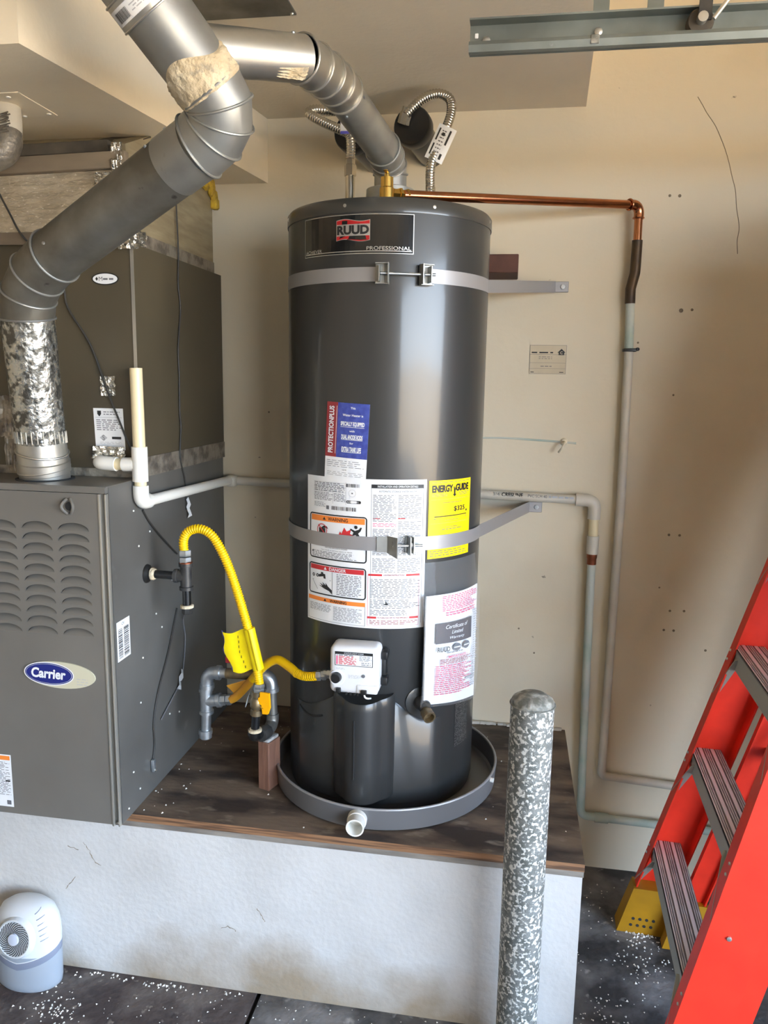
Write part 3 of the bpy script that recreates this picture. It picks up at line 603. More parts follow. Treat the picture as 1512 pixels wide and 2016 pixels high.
# gas control valve
gv = MB(); gv.rbox((-0.337, 1.712, 0.8535), (0.117, 0.066, 0.116), 0.014, 4)
gco = gv.build('gas_control', 'white_plastic', wh); gco['label'] = 'white gas control box with a black knob'
MB().rbox((-0.335, 1.738, 0.8535), (0.135, 0.03, 0.085), 0.006, 2).build('mounting_bracket', 'black_plastic', gco)
for z in (0.885, 0.822): MB().rbox((-0.270, 1.722, z), (0.016, 0.03, 0.02), 0.003, 2).build('side_clip', 'black_plastic', gco)
s = Sheet(lambda u, v, h: Vector((-0.337 + u, 1.679 - h, 0.8535 + v)), 1.0)
s.base(-.045, .012, .045, .046, 'ink', .0004)
s.rect(-.0435, .0135, .0435, .0395, 'paper', .0008); s.text('STATUS LIGHT CODE', 0, .0428, .0032, 'paper', .0010, width=.046)
s.lines(-.041, .036, .008, .0392, 1, 'ink', h=.0012, fill=.5, word=.008, seed=71); s.lines(-.036, .015, .006, .036, 9, 'ink_red', h=.0012, fill=.62, word=.012, seed=72); s.rect(-.0415, .015, -.038, .036, 'ink_pink', .0012); s.lines(.013, .026, .042, .0385, 5, 'ink_grey', h=.0012, fill=.4, word=.008, seed=73); s.lines(.018, .015, .040, .024, 2, 'ink_grey', h=.0012, fill=.35, word=.008, seed=74)
s.build('status_label', gco)
s = Sheet(lambda u, v, h: Vector((-0.337 + u, 1.679 - h, 0.8535 + v)), 1.0); s.base(-.013, -.018, .017, -.009, 'white_plastic', .0003); s.lines(-.012, -.018, .016, -.009, 4, 'ink_faint', h=.0006, fill=.4, word=.007, seed=75); s.lines(-.042, .002, -.018, .007, 2, 'ink_faint', h=.0006, fill=.4, word=.007, seed=76); s.build('markings', gco)
MB().lathe([(0.0125, 0), (0.0125, 0.006), (0.0105, 0.016), (0, 0.0165)], (-0.3775, 1.680, 0.837), (0, -1, 0), 24).build('knob', 'black_plastic', gco)
MB().lathe([(0.0195, 0), (0.0185, 0.003), (0, 0.0031)], (-0.3765, 1.6805, 0.835), (0, -1, 0), 28).build('knob_dial', 'white_plastic', gco)
MB().lathe([(0.0042, 0), (0.004, 0.002), (0, 0.0025)], (-0.314, 1.679, 0.843), (0, -1, 0), 14).build('indicator', 'ink_grey', gco)
MB().rbox((-0.305, 1.682, 0.811), (0.05, 0.012, 0.022), 0.004, 2).build('lower_panel', 'white_plastic', gco)
for x, w_, z in ((-0.3725, .011, .806), (-0.312, .014, .8055)): MB().rbox((x, 1.676, z), (w_, 0.012, 0.011), 0.002, 2).build('connector', 'black_plastic', gco)
for x in (-.356, -.346, -.336, -.328): MB().rbox((x, 1.69, .7945), (.006, .012, .007), .001, 1).build('pin', 'black_plastic', gco)
wr = MB(); wr.tube(smoothpath([(-.312, 1.678, .801), (-.309, 1.676, .793), (-.304, 1.684, .787), (-.300, 1.70, .781)], 5), .0022, 8); wr.build('lead', 'white_plastic', gco)
MB().lathe([(0.012, 0), (0.012, 0.012), (0.009, 0.0125), (0.009, 0.022)], (-0.3945, 1.712, 0.830), (-1, 0, 0), 6).build('inlet_nut', 'zinc', gco)
# drain valve
dp = hp(30.5, 0.752); dn = (dp - Vector((HX, HY, 0.752))).normalized()
MB().lathe([(0.036, -.003), (0.036, 0.002), (0.030, 0.0035), (0.016, 0.004), (0.016, 0)], dp, dn, 36).build('escutcheon', 'heater_lid', wh)
dv = MB(); dv.lathe([(0.016, 0), (0.016, 0.035), (0.0125, 0.040), (0, 0.040)], dp, dn, 20); dvo = dv.build('drain_valve', 'black_iron', wh)
MB().lathe([(0.012, 0.030), (0.012, 0.045), (0.0155, 0.047), (0.0155, 0.066), (0.0115, 0.066), (0.0115, 0.052), (0, 0.052)], dp, (dn + Vector((0, 0, -.25))).normalized(), 20).build('brass_outlet', 'brass_dull', dvo)
# draft hood
MB().lathe([(0.105, 1.919), (0.100, 1.925), (0.072, 1.958), (0.060, 1.962), (0.0590, 1.985), (0.044, 1.990)], (HX, HY, 0), n=40).build('draft_hood', 'galvanized', wh)
# hot and cold nipples
for x, y, z0, z1 in ((-0.433, 2.045, 1.918, 2.045), (-0.227, 2.05, 1.918, 1.99)):
    MB().tube([(x, y, z0), (x, y, z1)], 0.0125, 18).build('pipe_nipple', 'stainless', wh)
# relief valve
rv = MB(); rv.lathe([(0.0135, 1.915), (0.0135, 1.928), (0.017, 1.930), (0.017, 1.952), (0.0145, 1.955), (0.0145, 1.976), (0.006, 1.978), (0.006, 1.984), (0, 1.984)], (-0.302, 1.83, 0), n=20)
rvo = rv.build('relief_valve', 'brass', wh)
MB().lathe([(0.012, 0.008), (0.012, 0.030), (0.0145, 0.031), (0.0145, 0.037), (0.011, 0.038), (0.011, 0.050), (0.0135, 0.051), (0.0135, 0.056)], (-0.302, 1.83, 1.942), (0.78, 0.62, 0.06), 6).build('outlet_nut', 'brass', rvo)
MB().rbox((-.302, 1.822, 1.986), (.010, .034, .003), .001, 1).build('test_lever', 'brass', rvo)

# ------------------------------------------------------------------ earthquake straps
def strap(z, hgt, th_l, th_r, wall_l, wall_r, label, thn, buck):
    t = thing('seismic_strap', label, 'strap', (HX, HY - HR, z), 'metal straps round the water heater')
    def band(th0, th1, end, name):
        P = []
        if end is not None and th1 > th0: seq = [hp(th0 + (th1 - th0) * i / 40, z, thn) for i in range(41)] + [Vector(end)]
        elif end is not None: seq = [hp(th0 + (th1 - th0) * i / 40, z, thn) for i in range(41)] + [Vector(end)]
        mb = MB(); V = []; F = []
        for i, p in enumerate(seq):
            d = Vector((p.x - HX, p.y - HY, 0)).normalized() if i < 41 else Vector((seq[-1].y - seq[-2].y, -(seq[-1].x - seq[-2].x), 0)).normalized() * (1 if th1 > th0 else -1)
            for q, e in ((0, -1), (0, 1), (1, 1), (1, -1)): V.append(Vector((p.x, p.y, p.z + e * hgt / 2)) - d * (0.0015 * q))
        for i in range(len(seq) - 1):
            for k in range(4): F.append((4 * i + k, 4 * i + (k + 1) % 4, 4 * i + 4 + (k + 1) % 4, 4 * i + 4 + k))
        mb.add(V, F); return mb.build(name, 'strap_steel', t)
    band(th_l, -150, wall_l, 'band'); band(th_r, 84, wall_r, 'band')
    def frame(th):
        n_ = (hp(th, z) - Vector((HX, HY, z))).normalized(); return n_, Vector((-n_.y, n_.x, 0))
    if buck == 0:
        for th, sg in ((th_l, -1), (th_r, 1)):
            n_, tg = frame(th); c = hp(th, z, 0.006)
            b_ = t_ = MB(); b_.obox(c + tg * (.010 * -sg * -1) * 0 + n_ * .002, tg, n_, (0, 0, 1), .030, .0016, hgt + .012)
            b_.obox(c + n_ * .014 - tg * sg * .014, tg, n_, (0, 0, 1), .0022, .026, hgt + .012); b_.obox(c + n_ * .014 + tg * sg * .006, tg, n_, (0, 0, 1), .0022, .022, hgt + .004)
            for e in (-1, 1): b_.obox(c + n_ * .008 + Vector((0, 0, e * (hgt / 2 + .006))), tg, n_, (0, 0, 1), .030, .016, .0016)
            b_.build('buckle', 'galvanized', t)
        n1, t1 = frame(th_l); n2, t2 = frame(th_r); pa_, pb_ = hp(th_l, z, .020), hp(th_r, z, .020); dd = (pb_ - pa_).normalized()
    else:
        n_, tg = frame(th_l); c = hp(th_l, z, .004)
        b_ = MB(); b_.obox(c + n_ * .001, tg, n_, (0, 0, 1), .034, .0016, hgt + .004); 
        b_.prism([c + tg * .006 + Vector((0, 0, hgt / 2 + .004)), c + tg * .030 + n_ * .034 + Vector((0, 0, hgt / 2 + .006)), c + tg * .030 + n_ * .034 - Vector((0, 0, hgt / 2 + .010)), c + tg * .006 - Vector((0, 0, hgt / 2 + .003))], tg * .002)
        b_.build('buckle', 'galvanized', t)
        n_, tg = frame(th_r); c = hp(th_r, z, .004); b_ = MB(); b_.obox(c + n_ * .001, tg, n_, (0, 0, 1), .040, .0016, hgt + .004); b_.obox(c + n_ * .014 - tg * .014, tg, n_, (0, 0, 1), .0022, .030, hgt + .010); b_.obox(c + n_ * .012 - tg * .004, tg, n_, (0, 0, 1), .0022, .022, hgt + .006); b_.build('buckle', 'galvanized', t)
        pa_, pb_ = hp(th_l + 5, z, .022), hp(th_r, z, .020); dd = (pb_ - pa_).normalized()
    MB().tube([pa_ - dd * .004, pb_ + dd * .018], .0032, 12).build('bolt', 'zinc', t)
    MB().lathe([(.0075, 0), (.0075, .006), (0, .0062)], pb_ - dd * .012, dd, 6).build('nut', 'zinc', t)
    e = Vector(wall_r); m1 = MB(); m1.rbox((e.x + .016, WY - .004, e.z), (.040, .006, hgt * .95), .0012, 1); m1.build('wall_bracket', 'strap_steel', t)
    MB().lathe([(.008, 0), (.007, .004), (0, .0045)], (e.x + .020, WY - .007, e.z), (0, -1, 0), 6).build('lag_bolt', 'zinc', t)
    e = Vector(wall_l); MB().rbox((e.x - .016, WY - .004, e.z), (.040, .006, hgt * .95), .0012, 1).build('wall_bracket', 'strap_steel', t)
    return t
strap(1.7525, .031, 6, 27.5, (-.50, WY - .006, 1.775), (.108, WY - .006, 1.793), 'upper metal strap round the heater under the black brand plate', .0016, 0)
strap(1.1455, .033, 9, 24.5, (-.50, WY - .006, 1.15), (.065, WY - .006, 1.157), 'lower metal strap round the heater across its printed labels', .0030, 1)
tag(MB().rbox((-.042, 2.255, 1.838), (.085, .148, .048), .002, 1).build('spacer_block', 'stained_block'), 'dark red-brown wood block wedged behind the heater above the upper strap', 'wood block')

# ------------------------------------------------------------------ furnace
FX, FY, FZT = -0.882, 1.577, 1.277; FXL = -1.44
fu = thing('furnace', 'grey-brown upright gas furnace with rows of door louvres', 'furnace', ((FX + FXL) / 2, 1.93, PZ))
fb = MB(); fb.k = 0; fb.box(FXL, FX, FY + .022, 2.29, PZ, FZT); fb.box(FX - .022, FX, FY + .012, FY + .022, PZ, FZT)
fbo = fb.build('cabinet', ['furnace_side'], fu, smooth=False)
# door panel with the louvre openings cut through it
def louv_poly(cx_, z0_, w_, h_, n_=14):
    return [(cx_ + w_ / 2 * math.cos(math.pi * i / n_), z0_ + h_ * math.sin(math.pi * i / n_)) for i in range(n_ + 1)]
LW, LH, PIT = .077, .0185, .0247; lcx = [-.9655, -1.0555, -1.1455, -1.2355, -1.3255]; lz0 = 1.1755
lcx = [-.966, -1.056, -1.146, -1.236, -1.326]
holes = [(cx_, lz0 - k * PIT) for cx_ in lcx for k in range(11)]
DX0, DX1, DZ0, DZ1 = FXL + .004, FX - .020, PZ + .004, 1.262
dm = MB(); cellz = [(lz0 - k * PIT - .0031, lz0 - k * PIT + PIT - .0031) for k in range(11)]
xs = [-.921 - .09 * i for i in range(6)]
for (cx_, z_) in holes:
    a, b_ = cx_ - .045, cx_ + .045; c_, d = z_ - .0031, z_ - .0031 + PIT
    outer = [(a, c_), (b_, c_), (b_, d), (a, d)]; hole = louv_poly(cx_, z_, LW, LH)
    pts = outer + hole; tri = tessellate_polygon([[Vector((p[0], p[1], 0)) for p in outer], [Vector((p[0], p[1], 0)) for p in hole]])
    dm.add([(p[0], FY, p[1]) for p in pts], [tuple(t_) for t_ in tri])
    nh = len(hole); dm.add([(p[0], FY, p[1]) for p in hole] + [(p[0], FY + .003, p[1]) for p in hole], [(i, (i + 1) % nh, nh + (i + 1) % nh, nh + i) for i in range(nh)])
zlo, zhi = lz0 - 10 * PIT - .0031, lz0 + PIT - .0031; xl, xr = lcx[-1] - .045, lcx[0] + .045
for (a, b_, c_, d) in ((DX0, DX1, DZ0, zlo), (DX0, DX1, zhi, DZ1), (DX0, xl, zlo, zhi), (xr, DX1, zlo, zhi)): dm.add([(a, FY, c_), (b_, FY, c_), (b_, FY, d), (a, FY, d)], [(0, 1, 2, 3)])
dm.add([(DX0, FY, DZ0), (DX1, FY, DZ0), (DX1, FY, DZ1), (DX0, FY, DZ1), (DX0, FY + .012, DZ0), (DX1, FY + .012, DZ0), (DX1, FY + .012, DZ1), (DX0, FY + .012, DZ1)], [(0, 1, 5, 4), (1, 2, 6, 5), (2, 3, 7, 6), (3, 0, 4, 7)])
door = dm.build('door_panel', 'furnace_paint', fu, smooth=False)
lv = MB(); V = []; F = []; n = 14
for i in range(n + 1):
    x = -LW / 2 + LW * i / n; hh = LH * math.sqrt(max(0, 1 - (x / (LW / 2)) ** 2))
    for j in range(5): t_ = j / 4; V.append((x, .0002 + .0170 * (t_ ** 1.3) * (hh / LH), hh * t_))
for i in range(n):
    for j in range(4): F.append((5 * i + j, 5 * i + 5 + j, 5 * i + 6 + j, 5 * i + 1 + j))
lv.add(V, F); first = None
lvme = lv.build('louvre', 'furnace_paint', None)
for q, (cx_, z_) in enumerate(holes):
    o = lvme if q == 0 else lvme.copy()
    if q: COL.objects.link(o)
    o.parent = door; o.location = Vector((cx_, FY, z_)) - fu.location
MB().box(FXL, FX - .002, FY - .001, FY + .012, 1.2635, FZT).build('top_rail', 'furnace_paint', fu, smooth=False)
MB().box(FXL, FX, FY, 2.29, FZT - .0005, FZT + .0015).build('top_plate', 'furnace_paint', fu, smooth=False)
for x, w_ in ((FX - .0175, .006), (FX - .0025, .0045)): MB().rbox((x, FY + .004, (PZ + 1.262) / 2), (w_, .012, 1.262 - PZ), .0018, 2).build('edge_flange', 'edge_metal', fu)
MB().box(FX - .015, FX - .005, FY + .006, FY + .012, PZ, 1.262).build('flange_channel', 'furnace_paint', fu, smooth=False)
for sgn in (-1, 1):
    k = MB(); k.tube([(-.971 + sgn * (.004 + .010 * math.sin(math.pi * i / 10)), FY - .003 - .008 * math.sin(math.pi * i / 10), 1.232 - .017 + .034 * i / 10) for i in range(11)], .0035, 8); k.build('latch', 'furnace_paint', door)
MB().lathe([(.010, 0), (.010, .002), (0, .002)], (-.971, FY - .0005, 1.232), (0, -1, 0), 20).build('latch_plate', 'dark_gap', door)
# oval badge
s = Sheet(lambda u, v, h: Vector((-1.018 + u * math.cos(.02) , FY - h, .830 + v - u * .02)), .02)
def ell(cx_, cy_, a, b_, n_=40): return [(cx_ + a * math.cos(2 * math.pi * i / n_), cy_ + b_ * math.sin(2 * math.pi * i / n_)) for i in range(n_)]
s.b.k = s._mi(s.bm, 'badge_cream'); pts = ell(0, 0, .0905, .0325); s.b.add([s.fn(a, b_, .003) for a, b_ in pts], [tuple(range(len(pts)))]); pb = [s.fn(a, b_, 0) for a, b_ in pts]; nn_ = len(pts); s.b.add([s.fn(a, b_, .003) for a, b_ in pts] + pb, [(i, nn_ + i, nn_ + (i + 1) % nn_, (i + 1) % nn_) for i in range(nn_)])
s.poly(ell(-.026, .001, .0635, .0285), 'paper', .0034); s.poly(ell(-.026, .001, .0610, .0262), 'badge_blue', .0037); s.poly(ell(-.026, .001, .0585, .0240), 'paper', .0039); s.poly(ell(-.026, .001, .0578, .0234), 'badge_blue', .0041)
s.text('Carrier', -.0265, .002, .0250, 'paper', .0046, width=.088, bold=.035, shear=.12)
s.lines(.044, -.022, .072, -.002, 3, 'ink_faint', h=.0036, fill=.25, word=.012, seed=81)
s.build('badge', door, 'cream and blue oval brand badge')
# orange-topped label low on the door
s = Sheet(lambda u, v, h: Vector((-1.160 - u, FY - h, .478 + v)), 1.0)
s = Sheet(lambda u, v, h: Vector((-1.265 + u, FY - h, .478 + v)), 1.0)
s.base(0, 0, .105, .136, 'paper', .0006); s.rect(.004, .122, .102, .133, 'ink_orange', .0010); s.lines(.006, .03, .1, .118, 26, 'ink_grey', h=.0010, fill=.4, word=.012, seed=82); s.rect(.088, .066, .1, .070, 'ink', .0013); s.rect(.088, .006, .099, .017, 'ink_grey', .0012)
s.build('safety_label', door, 'white label with an orange band')
# barcode label on the side
s = Sheet(lambda u, v, h: Vector((FX + h, 1.597 + u, .862 + v)), 1.0)
s.base(0, 0, .062, .096, 'paper', .0006); s.text('CV', .030, .0875, .007, 'ink', .0010)
rg = random.Random(4); v = .005
for (ua, ub) in ((.006, .026), (.032, .056)):
    v = .006
    while v < .078: h_ = rg.choice((.0012, .002, .003)); s.rect(ua, v, ub, v + h_, 'ink', .0010); v += h_ + rg.choice((.001, .0016, .0024))
s.build('barcode_label', fu, 'white barcode sticker on the cabinet side')
for (y, z) in [(1.70, 1.205), (1.72, 1.115), (1.78, 1.14), (1.90, .985), (1.80, .92), (1.83, .875), (1.72, .83), (1.70, .72), (1.99, 1.0), (1.65, .56), (1.68, .5), (1.92, .60), (1.86, .62), (1.97, .87), (1.62, .48)]:
    MB().lathe([(.0026, 0), (.0024, .0015), (0, .002)], (FX, y, z), (1, 0, 0), 8).build('screw', 'pvc_white', fu)
MB().lathe([(.0035, 0), (.003, .002), (0, .0024)], (-.8875, FY - .001, .467), (0, -1, 0), 8).build('screw', 'bright_steel', fu)
gm = MB(); gm.lathe([(.024, 0), (.023, .004), (.014, .008), (.012, .016), (.010, .016)], (FX, 1.757, 1.037), (1, 0, 0), 24); gm.build('grommet', 'black_plastic', fu)
MB().lathe([(.066, 0), (.066, .0025), (.058, .003), (.058, 0)], (-1.088, 1.672, FZT + .0012), n=36).build('flue_opening', 'dark_gap', fu)

# ------------------------------------------------------------------ evaporator coil cabinet and plenum
CZ0, CZ1, CY0 = 1.296, 1.826, 1.745
co = thing('coil_cabinet', 'brown-grey evaporator coil cabinet set back on top of the furnace', 'coil cabinet', ((FX + FXL) / 2, 2.0, FZT))
MB().box(FXL + .01, FX, CY0, 2.30, FZT + .0015, CZ1).build('casing', 'coil_paint', co, smooth=False)
MB().box(FX - .007, FX + .001, CY0 - .0015, CY0 + .0005, CZ0, CZ1).build('corner_strip', 'edge_metal', co, smooth=False)
MB().box(FX, FX + .0012, CY0, CY0 + .035, CZ0, CZ1).build('side_tape', 'coil_paint', co, smooth=False)
tp = MB(); tp.box(FX - .0006, FX + .0022, CY0 + .02, 2.30, FZT + .002, FZT + .05); tp.build('joint_tape', 'foil_dirty', co, smooth=False)
MB().box(FXL + .01, FX, CY0 - .003, CY0, FZT + .002, FZT + .022).build('front_tape', 'foil_dirty', co, smooth=False)
s = Sheet(lambda u, v, h: Vector((-.953 + u, CY0 - h, 1.746 + v)), .02); s.b.k = s._mi(s.bm, 'ink'); pts = ell(0, 0, .034, .0145); s.b.add([s.fn(a, b_, .0015) for a, b_ in pts], [tuple(range(len(pts)))])
s.poly(ell(0, 0, .031, .0118), 'paper', .0022); s.text('M', -.011, 0, .0095, 'ink_grey', .0027, width=.009); s.lines(-.005, -.0045, .024, .0035, 1, 'ink_grey', h=.0027, fill=.5, word=.012, seed=90); s.poly([(-.0245, 0), (-.021, .0045), (-.0175, 0), (-.021, -.0045)], 'ink', .0027)
s.build('badge', co, 'small white oval badge')
s = Sheet(lambda u, v, h: Vector((-.996 + u - v * .03, CY0 - h, 1.345 + v)), 1.0); s.base(0, 0, .077, .100, 'paper', .0008)
s.poly([(.010, .094), (.020, .094), (.020, .086), (.015, .080), (.010, .086)], 'ink', .0012); s.lines(.026, .083, .070, .094, 2, 'ink_grey', h=.0012, fill=.35, word=.008, seed=91); s.lines(.006, .046, .07, .074, 6, 'ink_grey', h=.0012, fill=.4, word=.012, seed=92); s.poly([(.012, .029), (.022, .037), (.032, .029), (.022, .021)], 'ink_faint', .0011); s.text('S', .022, .029, .012, 'ink_grey', .0012); s.rect(.044, .026, .068, .032, 'ink', .0012); s.lines(.012, .014, .07, .020, 2, 'ink_faint', h=.0012, fill=.3, word=.012, seed=93); s.rect(.004, .0775, .073, .078, 'ink_grey', .0012)
s.build('rating_label', co, 'white rating label')
def crumple(mb, c, sx_, sz_, nrm, amp, seed, nx=9, nz_=9):
    rg = random.Random(seed); nrm = Vector(nrm); right = Vector((0, 0, 1)).cross(nrm) * -1; V = []; F = []
    for j in range(nz_ + 1):
        for i in range(nx + 1):
            V.append(Vector(c) + right * ((i / nx - .5) * sx_ + rg.uniform(-.06, .06) * sx_ / 3) + Vector((0, 0, (j / nz_ - .5) * sz_ + rg.uniform(-.02, .02) * sz_)) + nrm * (.001 + rg.random() * amp))
    for j in range(nz_):
        for i in range(nx): F.append((j * (nx + 1) + i, j * (nx + 1) + i + 1, (j + 1) * (nx + 1) + i + 1, (j + 1) * (nx + 1) + i))
    mb.add(V, F); return mb
crumple(MB(), (-.957, CY0, 1.498), .038, .046, (0, -1, 0), .005, 1).build('foil_patch', 'foil_tape', co, ang=10)
crumple(MB(), (-.955, CY0 - .012, 1.340), .085, .030, (0, -1, 0), .014, 2, 14, 6).build('foil_wrap', 'foil_tape', co, ang=10)
crumple(MB(), (-1.225, CY0, 1.42), .05, .10, (0, -1, 0), .006, 3).build('foil_patch', 'foil_dirty', co, ang=10)
crumple(MB(), (-1.225, CY0, 1.345), .03, .12, (0, -1, 0), .004, 4).build('foil_patch', 'foil_dirty', co, ang=10)

pn = thing('duct_plenum', 'foil-faced duct plenum reaching up to the soffit above the coil cabinet', 'duct', ((FX + FXL) / 2, 2.0, CZ1))
PY0 = 1.733
MB().prism([(FX - .006, PY0 + .006, CZ1), (FX - .006, 2.255, CZ1), (FX - .006, 2.255, SZ), (FX - .006, 1.865, SZ), (FX - .006, PY0 + .006, 2.040)], (FXL + .026 - FX, 0, 0)).build('duct_board', 'duct_side', pn, smooth=False)
fo = MB(); nx, nz_ = 60, 30; V = []; F = []; rg = random.Random(12)
for j in range(nz_ + 1):
    for i in range(nx + 1):
        V.append((FXL + .02 + (FX - .003 - FXL - .02) * i / nx, PY0 + rg.uniform(-.0010, .0006) + .0012 * math.sin(j * 1.3), CZ1 + .004 + (1.985 - CZ1) * j / nz_))
for j in range(nz_):
    for i in range(nx): F.append((j * (nx + 1) + i, j * (nx + 1) + i + 1, (j + 1) * (nx + 1) + i + 1, (j + 1) * (nx + 1) + i))
fo.add(V, F).build('foil_facing', 'foil', pn, ang=60)
MB().box(FXL + .02, FX - .004, PY0 - .006, PY0 - .001, CZ1 - .004, CZ1 + .024).build('bottom_tape', 'old_wood', pn, smooth=False)
MB().box(FX - .006, FX - .001, CY0 + .01, 2.25, CZ1 - .005, CZ1 + .03).build('side_tape', 'foil_dirty', pn, smooth=False)
MB().rbox((-1.15, PY0 - .008, 1.995), (.545, .022, .036), .003, 2, Matrix.Rotation(rad(-1.5), 3, 'Y')).build('batten', 'old_wood', pn)
MB().rbox((-1.175, PY0 + .006, 2.030), (.50, .022, .026), .003, 2, Matrix.Rotation(rad(-1.2), 3, 'Y')).build('batten', 'dark_wood', pn)
fl_ = MB(); fl_.prism([(-.985, PY0 - .002, 2.040), (-.900, PY0 - .004, 2.030), (-.884, 1.862, 2.088), (-.985, 1.862, 2.090)], (0, 0, .003)); fl_.build('flap', 'dark_wood', pn, smooth=False)
crumple(MB(), (-.897, PY0 - .012, 1.993), .026, .085, (0, -1, 0), .012, 5).build('foil_corner', 'foil_tape', pn, ang=10)
crumple(MB(), (-.935, PY0 - .004, 1.962), .05, .028, (0, -1, 0), .008, 6).build('foil_patch', 'foil_tape', pn, ang=10)
crumple(MB(), (-.885, PY0 + .003, 1.836), .05, .05, (0, -1, 0), .010, 7).build('foil_corner', 'foil_tape', pn, ang=10)
crumple(MB(), (FX - .004, CY0 + .035, 1.842), .06, .035, (1, 0, 0), .009, 8).build('foil_patch', 'foil_tape', pn, ang=10)
wl = MB()
for i in range(26): 
    t_ = i / 25; p = Vector((FX + .004 - .002 * random.random(), 2.10 + .155 * t_, 2.085 - .03 * random.random() - (.045 * max(0, t_ - .7) / .3)))
    wl.rbox(p, (.018 * random.uniform(.7, 1.2), .03, .025 * random.uniform(.6, 1.3)), .005, 1, Matrix.Rotation(random.uniform(-.5, .5), 3, 'X'))
tag(wl.build('exposed_insulation', 'glass_wool', pn), kind='stuff')

# ------------------------------------------------------------------ furnace flue
fr = .0555
fv = thing('furnace_flue', 'wide galvanized flue rising from the furnace and slanting to a wye at the ceiling', 'flue pipe', (-1.088, 1.672, FZT))
O0 = Vector((-1.088, 1.672, 1.270)); O1 = Vector((-1.064, 1.602, 1.645)); Bc = Vector((-1.059, 1.587, 1.723)); D0 = Vector((-.957, 1.551, 1.768)); D1 = Vector((-.575, 1.414, 1.936)); Cc = Vector((-.505, 1.4025, 1.971)); Wt = Vector((-.606, 1.296, 2.116))
ud = (D1 - D0).normalized(); uv = (O1 - O0).normalized(); uw = (Wt - Cc).normalized()
MB().tube([O0, O0.lerp(O1, .07), O0.lerp(O1, .075), O0.lerp(O1, .14), O0.lerp(O1, .145), O0.lerp(O1, .16)], [fr + .001, fr + .001, fr + .004, fr + .004, fr + .001, fr + .001], 40).build('collar', 'bright_steel', fv)
a = O0.lerp(O1, .15)
MB().tube([a, O0.lerp(O1, .27)], [fr + .002, fr - .001], 40).build('crimped_collar', 'bright_steel', fv)
for k in range(28):
    th = 2 * math.pi * k / 28; e1 = Vector((1, 0, 0)); c = O0.lerp(O1, .255) + Vector((math.cos(th), math.sin(th), 0)) * (fr + .0005); MB().tube([c, c + uv * .028], .0016, 6).build('crimp', 'bright_steel', fv)
MB().tube([O0.lerp(O1, .26), O1], [fr - .001, fr + .001], 40).build('pipe_section', 'galv_spangle', fv)
for q in ((.20, 8), (.09, 16)):
    c = O0.lerp(O1, q[0]); rt_ = uv; tl = (uv + Vector((.12 if q[1] == 8 else -.12, 0, 0))).normalized(); MB().lathe([(fr + .002 + .0028 * math.cos(a_), .0028 * math.sin(a_)) for a_ in [i * math.pi / 4 for i in range(8)]], c, tl, 40, closed=True).build('bead', 'bright_steel', fv)
def elbow(parent, p0, u0_, corner, u1_, p1, r_, m, nseg=4, beadm='galvanized'):
    P = []; 
    for i in range(nseg + 1):
        t_ = i / nseg; P.append(p0 * (1 - t_) ** 2 + corner * 2 * t_ * (1 - t_) + p1 * t_ * t_)
    o_ = MB().tube(P, r_, 40, caps=False, t0=corner - p0, t1=p1 - corner).build('elbow', m, parent, ang=20)
    for i in range(0, nseg + 1):
        d_ = (corner - p0) if i == 0 else (p1 - corner) if i == nseg else (P[i + 1] - P[i - 1])
        MB().lathe([(r_ + .001 + .0026 * math.cos(a_), .0026 * math.sin(a_)) for a_ in [k * math.pi / 4 for k in range(8)]], P[i], d_, 40, closed=True).build('bead', beadm, parent if o_ is None else o_)
    return o_
elbow(fv, O1, uv, Bc, ud, D0, fr + .0015, 'galv_dull', 3)
MB().tube([D0 - ud * .01, D1], fr, 40).build('pipe_section', 'galv_dull', fv)
elbow(fv, D1 - ud * .005, ud, Cc, uw, Cc + uw * .066, fr + .0030, 'galvanized', 4)
MB().tube([D1 - ud * .075, D1 - ud * .004], [fr + .0012, fr + .0012], 40).build('sleeve', 'galvanized', fv)
W0 = Cc + uw * .055; wj = Cc + uw * .15
MB().tube([W0, Wt + uw * .005], [fr + .001, fr + .003], 40).build('wye_body', 'galvanized', fv)
Wc = Wt; Wend = Wc + uw * ((CZ - Wc.z) / uw.z)
MB().tube([Wc - uw * .005, Wc + uw * .036], fr + .0065, 40).build('wye_collar', 'bright_steel', fv)
MB().tube([Wc + uw * .03, Wend + uw * .03], fr + .004, 40).build('pipe_section', 'galvanized', fv)
for k, (d_, rr_) in enumerate(((.036, fr + .0065), (-.005, fr + .006))): MB().lathe([(rr_ + .002 * math.cos(a_), .002 * math.sin(a_)) for a_ in [i * math.pi / 4 for i in range(8)]], Wc + uw * d_, uw, 40, closed=True).build('bead', 'bright_steel', fv)
# paper sticker wrapped round the wye collar (facing the room)
e_r = Vector((.75, -.55, .0)); e_r = (e_r - uw * e_r.dot(uw)).normalized(); e_t = uw.cross(e_r)
tocam = Vector((0.0, -1.0, -.35)); tocam = (tocam - uw * tocam.dot(uw)).normalized(); e_t = tocam.cross(uw).normalized()
def cfn(u, v, h):
    r_ = fr + .0066; a_ = u / r_; return Wc + uw * (.0155 + v) + (tocam * math.cos(a_) + e_t * -math.sin(a_) * -1) * (r_ + h)
s = Sheet(cfn, .006); s.base(-.048, -.012, .062, .012, 'paper', .0006); s.lines(-.040, -.006, .012, .006, 3, 'ink_faint', h=.0010, fill=.4, word=.010, seed=95)
rg = random.Random(8); u = .018
while u < .05: w_ = rg.choice((.0006, .001, .0016)); s.rect(u, -.008, u + w_, .007, 'ink', .0010); u += w_ + rg.choice((.0008, .0012))
s.build('barcode_sticker', fv, 'white barcode sticker round the collar')
